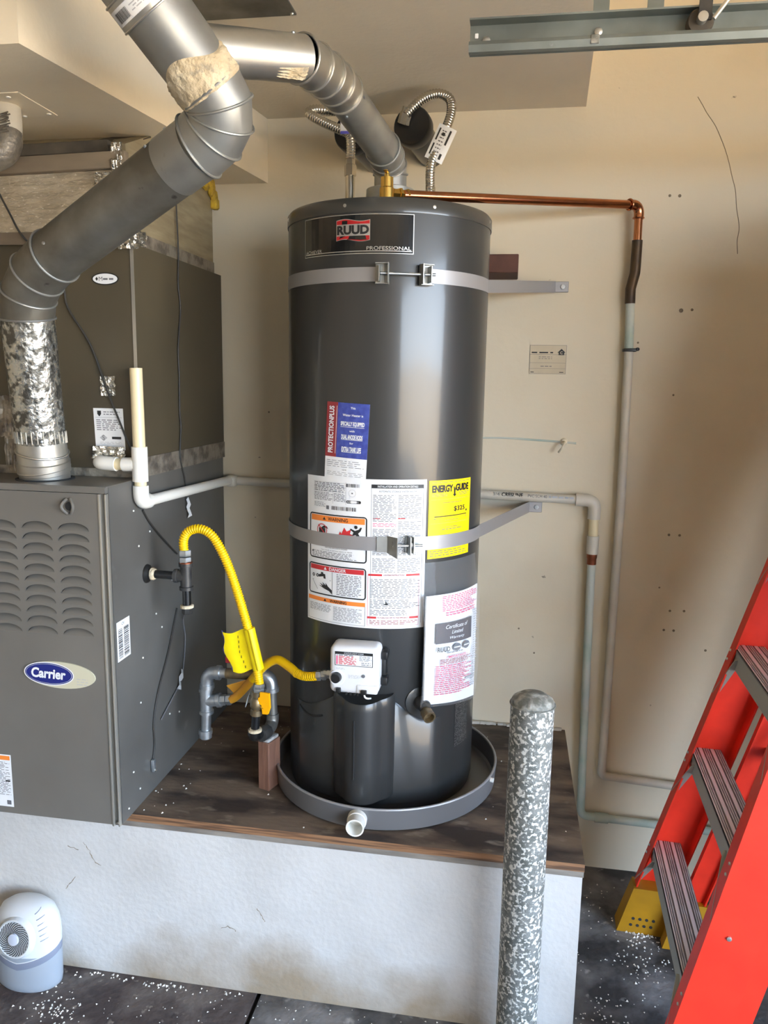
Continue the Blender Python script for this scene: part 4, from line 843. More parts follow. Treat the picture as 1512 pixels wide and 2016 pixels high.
# mastic smeared round the foot of the wye
mb = MB(); V = []; F = []; rg = random.Random(21); n1, n2 = 40, 12
for j in range(n2 + 1):
    for i in range(n1 + 1):
        a_ = -1.75 + 3.3 * i / n1; v = -.004 + (.058 + .014 * math.sin(a_ * 2.3 + 1.0)) * j / n2
        e = min(1, i / 3, (n1 - i) / 3, j / 1.5, (n2 - j) / 1.5); r_ = fr + .0015 + e * (.0035 + rg.random() * .0035)
        V.append(Cc + uw * (.062 + v) + (tocam * math.cos(a_) + e_t * math.sin(a_)) * r_)
for j in range(n2):
    for i in range(n1): F.append((j * (n1 + 1) + i, j * (n1 + 1) + i + 1, (j + 1) * (n1 + 1) + i + 1, (j + 1) * (n1 + 1) + i))
mb.add(V, F).build('mastic', 'mastic', fv)['label'] = 'crusty beige sealant'
def screw_at(parent, p, n_, r_=.0034): MB().lathe([(r_, 0), (r_ * .9, .003), (0, .004)], p, n_, 8).build('screw', 'zinc', parent)
for c, ax_, th in ((D0 + ud * .04, ud, .3), (D0 + ud * .05, ud, 2.2), (D1 - ud * .085, ud, .9), (D1 - ud * .05, ud, 1.5), (Cc + uw * .07, uw, .4), (Cc + uw * .075, uw, 1.0), (O0.lerp(O1, .30), uv, -.6), (O0.lerp(O1, .85), uv, -.7), (Wc + uw * .03, uw, .0)):
    tc_ = Vector((0, -1, -.2)); tc_ = (tc_ - ax_ * tc_.dot(ax_)).normalized(); et_ = tc_.cross(ax_); d_ = tc_ * math.cos(th) + et_ * math.sin(th); screw_at(fv, c + d_ * (fr + .001), d_)

# ------------------------------------------------------------------ heater vent
hr_ = .0392
hv = thing('heater_vent', 'narrow galvanized vent from the heater top joining the furnace flue', 'vent pipe', (HX, HY, 1.985))
H0 = Vector((HX, HY, 1.975)); H1 = Vector((HX, HY, 2.022)); Hc = Vector((HX, HY - .005, 2.050)); H2 = Vector((-.326, 1.905, 2.060)); H3 = Vector((-.368, 1.655, 2.098)); He = Vector((-.379, 1.585, 2.1087)); H4 = Vector((-.413, 1.500, 2.105)); 
uh = (H3 - H2).normalized(); Hj = Cc + uw * .135; uj = (Hj - H4).normalized()
MB().tube([H0, H1], hr_ + .0005, 36).build('collar', 'galvanized', hv)
elbow(hv, H1, None, Hc, None, H2, hr_ + .001, 'galvanized', 3)
MB().tube([H2 - uh * .01, H3 + uh * .01], hr_ - .0005, 36).build('pipe_section', 'galvanized', hv)
elbow(hv, H3, None, He, None, H4, hr_ + .0025, 'bright_steel', 4, 'bright_steel')
MB().tube([H4 - uj * .006, Hj - uj * .03], [hr_ + .001, hr_ + .001], 36).build('branch', 'bright_steel', hv)
mb = MB(); V = []; F = []; n1, n2 = 20, 8; rg = random.Random(5)
tc_ = Vector((0.35, -.6, -1.0)); tc_ = (tc_ - uj * tc_.dot(uj)).normalized(); et_ = tc_.cross(uj)
for j in range(n2 + 1):
    for i in range(n1 + 1):
        a_ = (-.35 + .75 * i / n1) * (1 - .35 * j / n2); e = min(1, i / 3, (n1 - i) / 3, j / 2, (n2 - j) / 2); V.append(H4 + uj * (.004 + (.055 + .012 * math.sin(i * 1.1)) * j / n2) + (tc_ * math.cos(a_) + et_ * math.sin(a_)) * (hr_ + .0005 + e * (.002 + .003 * rg.random())))
for j in range(n2):
    for i in range(n1): F.append((j * (n1 + 1) + i, j * (n1 + 1) + i + 1, (j + 1) * (n1 + 1) + i + 1, (j + 1) * (n1 + 1) + i))
mb.add(V, F).build('mastic', 'mastic', hv)
for c, ax_, th in ((H3 - uh * .02, uh, .2), (H3 - uh * .025, uh, 1.3), (H3 - uh * .02, uh, -1.2), (H4 + uj * .02, uj, -1.5)):
    tc_ = Vector((0, -1, -.4)); tc_ = (tc_ - ax_ * tc_.dot(ax_)).normalized(); d_ = tc_ * math.cos(th) + tc_.cross(ax_) * math.sin(th); screw_at(hv, c + d_ * hr_, d_)
fp = MB(); fp.box(-.90, -.477, 1.05, 1.70, CZ - .004, CZ - .0005)
fpo = thing('flue_flashing', 'flat grey sheet-metal flashing on the ceiling above the flue', 'flashing', (-.69, 1.4, CZ)); fp.build('plate', 'galv_dull', fpo, smooth=False)
MB().lathe([(.0045, 0), (.004, .003), (0, .0042)], (-.484, 1.692, CZ - .004), (0, 0, -1), 10).build('screw', 'bright_steel', fpo)

# ------------------------------------------------------------------ soffit hatch and the lagged pipe beside it
hc = thing('access_plate', 'painted square access plate under the soffit beside the lagged pipe', 'hatch', (-1.15, 1.62, SZ))
MB().box(-1.30, -1.027, 1.559, 1.70, SZ - .0016, SZ + .0).build('plate', 'soffit_paint', hc, smooth=False)
for p in ((-1.06, 1.575), (-1.036, 1.682), (-1.10, 1.69)): MB().lathe([(.005, 0), (.0045, .002), (0, .003)], (p[0], p[1], SZ - .003), (0, 0, -1), 10).build('screw', 'pvc_white', hc)
lg = thing('lagged_pipe', 'thick cream-lagged pipe bending out of the soffit', 'pipe', (-1.105, 1.63, SZ))
MB().tube(smoothpath([(-1.107, 1.632, SZ - .003), (-1.103, 1.628, 2.065), (-1.100, 1.622, 2.035)], 5), [.031] * 11, 20).build('lagging', 'pipe_paint', lg)
MB().tube(smoothpath([(-1.100, 1.622, 2.037), (-1.098, 1.618, 2.012), (-1.112, 1.612, 1.990), (-1.16, 1.60, 1.972), (-1.22, 1.59, 1.965)], 6), .030, 20).build('foil_sleeve', 'foil_dirty', lg)
fz_ = MB()
for i in range(22): p = Vector((-1.080 + random.uniform(-.004, .004), 1.60 + random.uniform(-.004, .004), 2.03 + i * .0019)); fz_.tube([p, p + Vector((-.012, -.012, -.008 + .002 * random.random()))], [.0016, .0005], 5)
tag(fz_.build('frayed_edge', 'dark_wood', lg), kind='stuff')

# ------------------------------------------------------------------ flexible water connectors and the black wall outlets
def connector(pts, label, nut0, nut1, tagfn):
    t = thing('water_connector', label, 'hose', pts[0], 'corrugated water connectors on the heater')
    m_ = MB(); corrugated(m_, pts, .0100, .0022, .0065, 14); m_.build('hose', 'stainless', t, ang=180)
    for (c, d_) in (nut0, nut1): MB().lathe([(.0155, 0), (.0155, .026), (.0125, .028), (.0125, .040)], c, d_, 6).build('nut', 'stainless', t)
    tagfn(t); return t
def tagR(t):
    s = Sheet(lambda u, v, h: Vector((-.2075, 2.062, 2.108)) + Vector((.42, 0, .90)).normalized() * v + Vector((.90, -.05, -.42)).normalized() * u + Vector((0.05, -1, 0)).normalized() * (.016 - 6.0 * u * u + h), .006)
    s.base(-.021, -.043, .027, .043, 'paper', 0); s.rect(-.015, -.032, -.011, -.004, 'ink', .0006); s.rect(-.015, .004, -.011, .034, 'ink', .0006); s.rect(.012, -.036, .018, -.022, 'ink', .0006); s.rect(.012, .0, .017, .036, 'ink', .0006); s.lines(-.006, -.034, .008, .034, 8, 'ink_grey', h=.0006, fill=.35, word=.006, seed=97); s.rect(-.004, .018, .004, .026, 'ink', .0008); s.build('paper_tag', t, 'white printed tag')
def tagL(t):
    s = Sheet(lambda u, v, h: Vector((-.452, 2.030 - h, 2.158)) + Vector((u, 0, v)), 1); s.base(-.004, -.026, .026, .028, 'paper', 0); s.lines(.006, -.012, .022, .02, 7, 'ink_grey', h=.0006, fill=.4, word=.006, seed=98); s.rect(-.004, -.026, .026, -.019, 'tag_blue', .0006); s.build('paper_tag', t, 'white tag with a blue edge')
connector([(-.227, 2.05, 1.985), (-.228, 2.05, 2.05), (-.218, 2.058, 2.09), (-.200, 2.072, 2.135), (-.184, 2.09, 2.19), (-.190, 2.1, 2.228), (-.222, 2.1, 2.241), (-.262, 2.1, 2.228), (-.299, 2.1, 2.196)], 'corrugated steel water connector with a white tag looping to the right-hand outlet', ((-.227, 2.05, 1.965), (0, 0, 1)), ((-.309, 2.112, 2.176), (.35, -.35, 1)), tagR)
connector([(-.433, 2.045, 2.075), (-.432, 2.045, 2.11), (-.437, 2.045, 2.135), (-.462, 2.045, 2.148), (-.505, 2.045, 2.167), (-.540, 2.048, 2.188), (-.532, 2.055, 2.200), (-.490, 2.065, 2.200), (-.440, 2.085, 2.200)], 'corrugated steel water connector with a blue-edged tag doubling back behind the vent', ((-.433, 2.045, 2.035), (0, 0, 1)), ((-.452, 2.08, 2.200), (1, .1, 0)), tagL)
for x, z, lab in ((-.287, 2.174, 'black capped water outlet on the wall beside the white-tagged connector'), (-.446, 2.163, 'black capped water outlet on the wall, mostly hidden behind the vent')):
    t = thing('water_outlet', lab, 'pipe outlet', (x, WY, z), 'black outlets above the heater')
    p0 = Vector((x + .030, WY, z - .012)); p1 = Vector((x, 2.115, z)); d_ = (p1 - p0).normalized(); L_ = (p1 - p0).length
    MB().lathe([(.039, 0), (.039, L_ - .035), (.037, L_ - .03)], p0, d_, 32).build('sleeve', 'black_gloss', t)
    MB().lathe([(.037, L_ - .040), (.048, L_ - .038), (.0495, L_ - .033), (.0495, L_ - .006), (.047, L_), (0, L_ + .001)], p0, d_, 36).build('cap', 'black_plastic', t)

# ------------------------------------------------------------------ copper relief discharge pipe
cp = thing('discharge_pipe', 'copper relief pipe running to the wall and down as a painted riser', 'pipe', (.322, WY, .3))
C0 = Vector((-.268, 1.856, 1.9435)); C1 = Vector((.318, 2.292, 2.004)); C2 = Vector((.322, 2.296, 1.855))
cr0 = .0112
uc = (C1 - C0).normalized()
MB().tube([C0, C1 - uc * .03], cr0, 20).build('copper_tube', 'copper', cp)
eb = bend(C0, C1, C2, .026); MB().tube([C1 - uc * .036] + eb + [C1 + Vector((0, 0, -.036))], cr0 + .0022, 20).build('copper_elbow', 'copper', cp)
for c, d_ in ((C1 - uc * .036, uc), (C1 - Vector((0, 0, .034)), Vector((0, 0, -1)))): MB().lathe([(cr0 + .003 + .002 * math.cos(a_), .002 * math.sin(a_)) for a_ in [i * math.pi / 4 for i in range(8)]], c, d_, 24, closed=True).build('elbow_bead', 'copper', cp)
MB().tube([C1 - Vector((0, 0, .03)), C1 - Vector((-.001, 0, .095))], cr0, 20).build('copper_tube', 'copper', cp)
MB().tube([(.319, 2.293, 1.912), (.319, 2.294, 1.845)] + bend((.319, 2.294, 1.845), (.319, 2.295, 1.825), (.311, 2.300, 1.790), .008, 4) + [(.311, 2.302, 1.785), (.312, 2.303, 1.745)], cr0 + .0030, 20).build('old_offset', 'copper_old', cp)
MB().tube([(.312, 2.304, 1.775), (.318, 2.306, 1.61)], cr0 + .0012, 20).build('patina_tube', 'pipe_verdigris', cp)
MB().tube([(.318, 2.306, 1.615), (.324, 2.306, 1.2), (.322, 2.306, .36)] + bend((.322, 2.306, .36), (.321, 2.306, .327), (.36, 2.306, .326), .02) + [(.36, 2.306, .326), (.60, 2.306, .312), (.93, 2.306, .30)], cr0 + .0014, 20).build('painted_riser', 'pipe_paint', cp)
MB().rbox((.320, 2.306, 1.618), (.036, .034, .009), .002, 2).build('clip', 'black_plastic', cp)
MB().lathe([(.005, 0), (.0045, .006), (0, .008)], (.338, 2.292, 1.620), (.5, -1, 0), 8).build('clip_screw', 'black_plastic', cp)

# ------------------------------------------------------------------ condensate drain
cd = thing('condensate_pipe', 'white plastic drain pipe from the coil cabinet along the wall to a green-stained riser', 'pipe', (-.866, 1.708, 1.224))
pr = .0135; TX, TY = -.864, 1.706
MB().tube([(TX - .0015, TY, 1.541), (TX, TY, 1.345)], .0145, 20).build('riser', 'cpvc_cream', cd)
MB().tube([(TX, TY, 1.358), (TX, TY, 1.276)], .0185, 22).build('tee', 'pvc_white', cd)
MB().tube([(TX - .012, TY, 1.316), (TX - .042, TY + .001, 1.315)], .0165, 20).build('tee_branch', 'pvc_white', cd)
MB().tube([(TX - .040, TY + .001, 1.315), (TX - .066, TY + .002, 1.315)], .0138, 20).build('nipple', 'cpvc_cream', cd)
MB().tube([(TX - .060, TY + .002, 1.315), (TX - .085, TY + .003, 1.316)] + bend((TX - .085, TY + .003, 1.316), (TX - .110, TY + .003, 1.317), (TX - .112, CY0 - .002, 1.317), .022), .0170, 20).build('trap_elbow', 'pvc_white', cd)
MB().tube([(TX, TY, 1.278), (TX, TY, 1.262)], .0142, 20).build('nipple', 'cpvc_cream', cd)
MB().tube([(TX, TY, 1.266), (TX, TY, 1.25)] + bend((TX, TY, 1.25), (TX, TY, 1.226), (TX, TY + .05, 1.224), .024) + [(TX, TY + .036, 1.2245)], .0185, 22).build('elbow', 'pvc_white', cd)
MB().tube([(TX, TY + .03, 1.2245), (-.860, 2.290, 1.208)], pr, 20).build('side_run', 'pvc_white', cd)
MB().rbox((-.856, 2.292, 1.205), (.035, .036, .036), .010, 3).build('corner_fitting', 'pvc_aged', cd)
MB().tube([(-.845, 2.303, 1.205), (.205, 2.303, 1.187)], pr, 20).build('wall_run', 'pvc_aged', cd)
s = Sheet(lambda u, v, h: Vector((u, 2.303 - math.cos(v / pr) * (pr + h), 1.194 + (.12 - u) * .0171 + math.sin(v / pr) * (pr + h))), .05)
s.p.k = 0
s.text('3/4', -.035, .0, .010, 'ink_grey', .0006, width=.020); s.text('CRESLINE', .012, .0, .012, 'ink', .0006, width=.062, bold=.03); s.text('PVC SCH 40', .085, 0, .0085, 'ink_grey', .0006, width=.055); s.lines(.118, -.003, .19, .003, 1, 'ink_faint', h=.0006, fill=.9, word=.012, seed=101)
tag(s.p.build('pipe_print', s.pm, cd, smooth=False), kind='stuff')
MB().tube([(.196, 2.303, 1.187), (.225, 2.303, 1.1865)] + bend((.225, 2.303, 1.1865), (.251, 2.303, 1.1865), (.251, 2.303, 1.12), .026) + [(.251, 2.303, 1.132)], .0185, 22).build('elbow', 'pvc_aged', cd)
MB().tube([(.251, 2.303, 1.135), (.252, 2.303, 1.075)], .0140, 20).build('nipple', 'cpvc_cream', cd)
MB().tube([(.252, 2.303, 1.082), (.252, 2.303, 1.028)], .0175, 20).build('adapter', 'pvc_aged', cd)
MB().tube([(.252, 2.303, 1.030), (.252, 2.303, 1.016), (.252, 2.303, 1.014), (.252, 2.303, .996)], [.0152, .0152, .0138, .0138], 20).build('copper_coupling', 'copper_flux', cd)
MB().tube([(.252, 2.303, 1.0), (.258, 2.303, .6), (.266, 2.303, .222)] + bend((.266, 2.303, .222), (.267, 2.303, .190), (.32, 2.303, .188), .022) + [(.32, 2.303, .188), (.50, 2.303, .184), (.93, 2.303, .175)], .0122, 20).build('green_riser', 'pipe_verdigris', cd)
MB().lathe([(.0155, -.02), (.0155, .02)], (.33, 2.303, .188), (1, 0, 0), 18).build('coupling', 'pipe_verdigris', cd)

# ------------------------------------------------------------------ gas piping
def pipe_tee(mb, c, d, l, r_): mb.tube([Vector(c) - Vector(d) * l, Vector(c) - Vector(d) * (l - .008), Vector(c) - Vector(d) * (l - .009), Vector(c) + Vector(d) * (l - .009), Vector(c) + Vector(d) * (l - .008), Vector(c) + Vector(d) * l], [r_ + .003, r_ + .003, r_, r_, r_ + .003, r_ + .003], 20)
gt = thing('gas_inlet', 'black and grey pipe tee with a drip leg on the furnace side', 'gas pipe', (FX, 1.757, 1.037))
GX = -.778
MB().tube([(FX + .012, 1.757, 1.037), (GX - .020, 1.757, 1.036)], .0105, 18).build('nipple', 'black_gloss', gt)
MB().lathe([(.0155, 0), (.0155, .006), (.013, .010)], (FX + .013, 1.757, 1.037), (1, 0, 0), 18).build('sealant_ring', 'mastic', gt)
m_ = MB(); pipe_tee(m_, (GX, 1.757, 1.036), (0, 0, 1), .034, .0145); m_.tube([(GX - .030, 1.757, 1.036), (GX - .022, 1.757, 1.036), (GX - .021, 1.757, 1.036), (GX - .005, 1.757, 1.036)], [.0172, .0172, .0145, .0145], 20); m_.build('tee', 'black_iron', gt)
MB().lathe([(.0165, 0), (.0165, .004), (.012, .006)], (GX, 1.757, 1.068), n=18).build('sealant_ring', 'copper_flux', gt)
MB().tube([(GX, 1.757, 1.004), (GX, 1.757, .960)], .0108, 18).build('drip_leg', 'black_gloss', gt)
MB().lathe([(.0165, 0), (.0165, .006), (.0145, .007)], (GX, 1.757, .956), n=18).build('sealant_ring', 'mastic', gt)
MB().lathe([(.012, 0), (.0140, .004), (.0140, .018), (0, .018)], (GX, 1.757, .940), n=8).build('cap', 'black_iron', gt)
for z in (1.070, 1.088): MB().lathe([(.0150, 0), (.0155, .002), (.0155, .013), (.0145, .015)], (GX - .002, 1.757, z), n=6).build('nut', 'zinc', gt)

g1 = thing('gas_hose', 'yellow corrugated gas hose arching from the furnace down to the orange valve', 'hose', (GX, 1.757, 1.10), 'yellow gas hoses')
gp1 = [(GX - .004, 1.757, 1.100), (GX - .004, 1.757, 1.128), (-.768, 1.757, 1.150), (-.737, 1.757, 1.157), (-.705, 1.757, 1.138), (-.673, 1.757, 1.080), (-.645, 1.758, .999), (-.620, 1.760, .907), (-.604, 1.765, .827), (-.5965, 1.77, .765)]
m_ = MB(); corrugated(m_, gp1, .0086, .0030, .0060, 16); m_.build('hose', 'gas_yellow', g1, ang=180)
# wrapped yellow warning tag on that hose
tgp = [Vector(p) for p in ((-.622, 1.752, .912), (-.612, 1.754, .86), (-.601, 1.757, .808))]
V = []; F = []; nu = 10
for j in range(9):
    v = j / 8; base_ = tgp[0].lerp(tgp[2], v)
    for i in range(nu + 1):
        u = i / nu; w_ = .080 - .004 * math.sin(v * 9) - .012 * abs(v - .4)
        z_ = base_.z - u * .016 + .004 * math.sin(u * 7); V.append((base_.x + .010 - u * w_, base_.y - .012 * (1 - u) + .007 * math.sin(u * math.pi * 1.5) + .012 * u, z_))
for j in range(8):
    for i in range(nu): F.append((j * (nu + 1) + i, j * (nu + 1) + i + 1, (j + 1) * (nu + 1) + i + 1, (j + 1) * (nu + 1) + i))
tgo = MB().add(V, F).build('warning_tag', 'tag_yellow', g1); tgo['label'] = 'crinkled yellow warning tag'
MB().tube([tgp[0] + Vector((.003, .008, .0)), tgp[1] + Vector((.004, .008, 0)), tgp[2] + Vector((.004, .008, -.002))], .0145, 16).build('tag_wrap', 'tag_yellow', g1)
tb = MB(); V2 = []
for j in range(9): p = Vector(V[j * (nu + 1) + nu]); V2 += [p + Vector((.001, .004, 0)), p + Vector((-.006 - .003 * math.sin(j * 1.7), .010, .002))]
tb.add(V2, [(2 * j, 2 * j + 1, 2 * j + 3, 2 * j + 2) for j in range(8)]).build('tag_back', 'tag_blue', g1)
lt = MB(); 
for k in range(7): lt.add([Vector(V[(1 + k) * (nu + 1) + 5]) + Vector((dx, -.0015, dz)) for dx, dz in ((-.0008, -.004), (.0008, -.004), (.0008, .003), (-.0008, .003))], [(0, 1, 2, 3)])
tag(lt.build('tag_print', 'ink', g1, smooth=False), kind='stuff')

gl = thing('gas_manifold', 'galvanized gas pipe loop with elbows, drip leg and orange shut-off valve', 'gas pipe', (-.60, 1.82, PZ))
GY = 1.85; gr_ = .0130
m_ = MB(); m_.tube([(-.769, GY, .712), (-.769, GY, .722)] + bend((-.769, GY, .722), (-.768, GY, .752), (-.73, GY, .753), .026) + [(-.735, GY, .753)], .0168, 22); m_.build('elbow', 'zinc', gl)
for c, d_ in (((-.769, GY, .708), (0, 0, 1)), ((-.741, GY, .753), (1, 0, 0))): MB().lathe([(.0195, 0), (.0195, .011), (.0165, .0115)], c, d_, 22).build('elbow_collar', 'zinc', gl)
MB().tube([(-.735, GY, .753), (-.712, GY, .753)], gr_, 18).build('nipple', 'zinc', gl)
MB().tube([(-.714, GY, .753), (-.632, GY, .756)], gr_ + .0012, 18).build('coated_nipple', 'brass_dull', gl)
m_ = MB(); pipe_tee(m_, (-.772, GY, .672), (0, 0, 1), .036, .0162); m_.tube([(-.768, GY, .672), (-.741, GY - .002, .676), (-.740, GY - .002, .676), (-.730, GY - .002, .678)], [.0162, .0162, .0192, .0192], 20); m_.build('tee', 'zinc', gl)
MB().tube([(-.772, GY, .640), (-.775, GY, .582)], gr_, 18).build('drip_leg', 'zinc', gl)
MB().lathe([(.0125, 0), (.0170, .004), (.0170, .014), (.0190, .015), (.0190, .026), (.016, .027)], (-.776, GY, .563), n=10).build('cap', 'zinc', gl)
for q in (0, .016): MB().lathe([(.0145, 0), (.0150, .002), (.0150, .012), (.0135, .014)], (-.729 + q, GY - .002, .678 + q * .15), (1, -.08, .15), 6).build('nut', 'zinc', gl)
m_ = MB(); m_.tube([(-.632, GY, .756), (-.622, GY, .756)] + bend((-.622, GY, .756), (-.592, GY, .757), (-.590, GY, .72), .026) + [(-.590, GY, .722)], .0165, 22); m_.build('elbow', 'zinc', gl)
for c, d_ in (((-.634, GY, .756), (1, 0, 0)), ((-.590, GY, .714), (0, 0, 1))): MB().lathe([(.0192, 0), (.0192, .010), (.0165, .0105)], c, d_, 22).build('elbow_collar', 'zinc', gl)
MB().tube([(-.590, GY, .718), (-.588, GY, .645)], gr_, 18).build('riser', 'galv_dull', gl)
m_ = MB(); m_.tube([(-.588, GY, .652)] + bend((-.588, GY, .65), (-.588, GY, .625), (-.590, GY - .04, .618), .018) + [(-.592, GY - .038, .617)], .0160, 20); m_.build('lower_elbow', 'galv_dull', gl)
m_ = MB(); m_.tube([(-.592, GY - .034, .618), (-.600, GY - .066, .620)], [.0185, .0185], 8); m_.build('union', 'black_iron', gl)
m_ = MB(); m_.tube([(-.606, 1.79, .624), (-.609, 1.772, .625)] + bend((-.609, 1.772, .625), (-.610, 1.764, .626), (-.6075, 1.764, .66), .010) + [(-.6075, 1.764, .645)], .0165, 20); m_.build('lower_elbow', 'black_gloss', gl)
MB().lathe([(.0175, 0), (.0175, .006), (.013, .008)], (-.6075, 1.764, .640), n=18).build('sealant_ring', 'mastic', gl)
MB().tube([(-.6075, 1.764, .642), (-.604, 1.766, .690)], .0108, 18).build('nipple', 'black_gloss', gl)
vb_ = MB(); vb_.lathe([(.0150, 0), (.0150, .014), (.0125, .016), (.0165, .022), (.0165, .040), (.0125, .046), (.0135, .050), (.0135, .062)], (-.6045, 1.766, .684), (.06, 0, 1), 18); vbo = vb_.build('valve_body', 'brass_dull', gl)
MB().tube([(-.596, 1.762, .708), (-.580, 1.756, .709)], .0055, 12).build('valve_stem', 'brass', vbo)
hd = MB(); hd.prism([(-.590, 1.752, .7505), (-.566, 1.750, .7495), (-.564, 1.750, .712), (-.570, 1.750, .694), (-.584, 1.752, .693), (-.586, 1.752, .716), (-.594, 1.753, .720), (-.595, 1.753, .734), (-.590, 1.752, .738)], (.002, .005, 0)); hdo = hd.build('valve_handle', 'valve_orange', gl); hdo['label'] = 'orange valve handle'
for z in (.744, .756): MB().lathe([(.0140, 0), (.0146, .002), (.0146, .009), (.0130, .011)], (-.599 + (z - .744) * .1, 1.769, z), (.06, 0, 1), 6).build('nut', 'zinc', gl)
wt_ = MB(); V = []; 
for i in range(7): t_ = i / 6; V += [(-.608 - .020 * t_ - .004 * math.sin(t_ * 3), 1.757 - .004 * t_, .764 - .058 * t_), (-.612 - .020 * t_ - .004 * math.sin(t_ * 3), 1.785 - .004 * t_, .764 - .058 * t_)]
wt_.add(V, [(2 * i, 2 * i + 1, 2 * i + 3, 2 * i + 2) for i in range(6)]).build('paper_tag', 'paper', gl, smooth=False)
MB().rbox((-.712, 1.862, .786), (.017, .004, .018), .001, 1).build('red_tag', 'tag_red', gl)
wb = MB(); wb.rbox((-.592, 1.830, PZ + .0665), (.034, .052, .133), .0015, 1, Matrix.Rotation(rad(-18), 3, 'Z'))
wbt = thing('prop_block', 'short upright reddish wood block propping the gas pipe beside the pan', 'wood block', (-.592, 1.830, PZ)); wb.build('block', 'redwood', wbt)
MB().rbox((-.592, 1.830, PZ + .137), (.030, .048, .010), .004, 2, Matrix.Rotation(rad(-18), 3, 'Z')).build('caulk', 'crusted', wbt)
# second yellow hose to the heater
g2 = thing('gas_hose', 'short yellow gas hose looping from the galvanized tee to the heater control', 'hose', (-.70, 1.845, .682), 'yellow gas hoses')
gp2 = [(-.704, 1.846, .682), (-.690, 1.842, .690), (-.666, 1.835, .714), (-.626, 1.825, .762), (-.593, 1.81, .800), (-.556, 1.79, .824), (-.520, 1.765, .820), (-.490, 1.74, .812)]
P = smoothpath(gp2, 12); MB().tube(P[:34], .0112, 16).build('sleeve', 'gas_orange', g2); MB().tube(P[33:], .0112, 16).build('smooth_hose', 'gas_yellow', g2)
m_ = MB(); corrugated(m_, [(-.494, 1.743, .813), (-.474, 1.730, .812), (-.455, 1.721, .815), (-.432, 1.714, .821)], .0090, .0022, .0055, 16); m_.build('corrugated_end', 'gas_yellow', g2, ang=180)
for q in (0, .013): MB().lathe([(.0125, 0), (.0130, .002), (.0130, .009), (.0110, .011)], (-.434 + q, 1.7145, .8215 + q * .2), (1, -.05, .15), 6).build('nut', 'zinc', g2)
MB().tube([(-.424, 1.7135, .824), (-.39, 1.712, .830)], .0085, 16).build('nipple', 'zinc', g2)
cb = MB(); cb.add([(-.712, 1.842, .722), (-.69, 1.838, .704), (-.63, 1.83, .748), (-.63, 1.832, .756)], [(0, 1, 2, 3)]); cb.build('loose_tag', 'gas_orange', g2, smooth=False)

# ------------------------------------------------------------------ control wires
def wire(pts, r_, label, m='wire_black'): return tag(MB().tube(smoothpath(pts, 6), r_, 8).build('wire', m), label, 'wire')
wire([(-1.24, PY0 - .012, 2.0), (-1.205, PY0 - .012, 1.950), (-1.175, PY0 - .012, 1.895), (-1.145, PY0 - .012, 1.842), (-1.10, CY0 - .006, 1.79), (-1.061, CY0 - .004, 1.734), (-1.05, CY0 - .004, 1.68), (-.996, CY0 - .004, 1.593), (-.958, CY0 - .008, 1.490), (-.93, CY0 - .008, 1.42), (-.905, CY0 - .006, 1.354), (-.888, CY0 - .006, 1.32)], .0024, 'thin black wire slanting down the front of the coil cabinet')
wire([(FX - .001, 1.985, 2.06), (FX + .002, 1.987, 1.966), (FX + .004, 1.988, 1.84), (FX + .004, 1.982, 1.763), (FX + .004, 1.992, 1.70), (FX + .004, 1.972, 1.60), (FX + .004, 1.973, 1.526), (FX + .004, 1.970, 1.43), (FX + .004, 1.975, 1.39), (FX + .004, 1.965, 1.309), (FX + .003, 1.995, 1.24), (FX + .003, 2.0, 1.16)], .0022, 'thin dark wire hanging down the side of the coil cabinet')
wire([(FX + .003, 1.742, 1.20), (FX + .003, 1.775, 1.165), (FX + .003, 1.83, 1.12), (FX + .003, 1.90, 1.07), (FX + .003, 1.93, 1.05)], .0026, 'short dark wire curling on the furnace side below the white drain elbow')
wire([(GX - .01, 1.775, .935), (-.82, 1.86, .92), (FX + .004, 1.955, .86), (FX + .004, 1.965, .80), (FX + .004, 1.945, .715), (FX + .004, 1.915, .68), (FX + .004, 1.87, .66), (FX + .004, 1.80, .63)], .0018, 'thin grey wire with a strip of tape below the furnace drip leg', 'ink_grey')
wire([(FX + .003, 1.92, .90), (FX + .003, 1.86, .80), (FX + .003, 1.79, .71), (FX + .003, 1.76, .64), (FX + .003, 1.76, .58), (FX + .003, 1.745, .53)], .0024, 'dark wire running down the furnace side to a clip near its base')
for (y, z, r_, lab) in ((2.006, 1.165, 12, 'crinkled foil tape strip hanging high on the furnace side'), (1.922, .695, -28, 'torn white tape strip on the thin grey wire')):
    m_ = MB(); V = []; F = []
    for i in range(6):
        for q in (-1, 1): V.append(Vector((FX + .007 + .003 * math.sin(i * 2.1 + q), y, z)) + Matrix.Rotation(rad(r_), 3, 'X') @ Vector((0, q * .010, (i - 2.5) * .011)))
    tag(m_.add(V, [(2 * i, 2 * i + 1, 2 * i + 3, 2 * i + 2) for i in range(5)]).build('tape_strip', 'paper', ang=10), lab, 'tape')
t = thing('wire_clip', 'small green-stained clip on the furnace side near its base', 'clip', (FX, 1.742, .52)); MB().rbox((FX + .006, 1.744, .530), (.010, .013, .034), .003, 2).build('clip_body', 'zinc', t); MB().lathe([(.005, 0), (.004, .004), (0, .005)], (FX + .010, 1.744, .518), (1, 0, 0), 8).build('clip_screw', 'bright_steel', t)

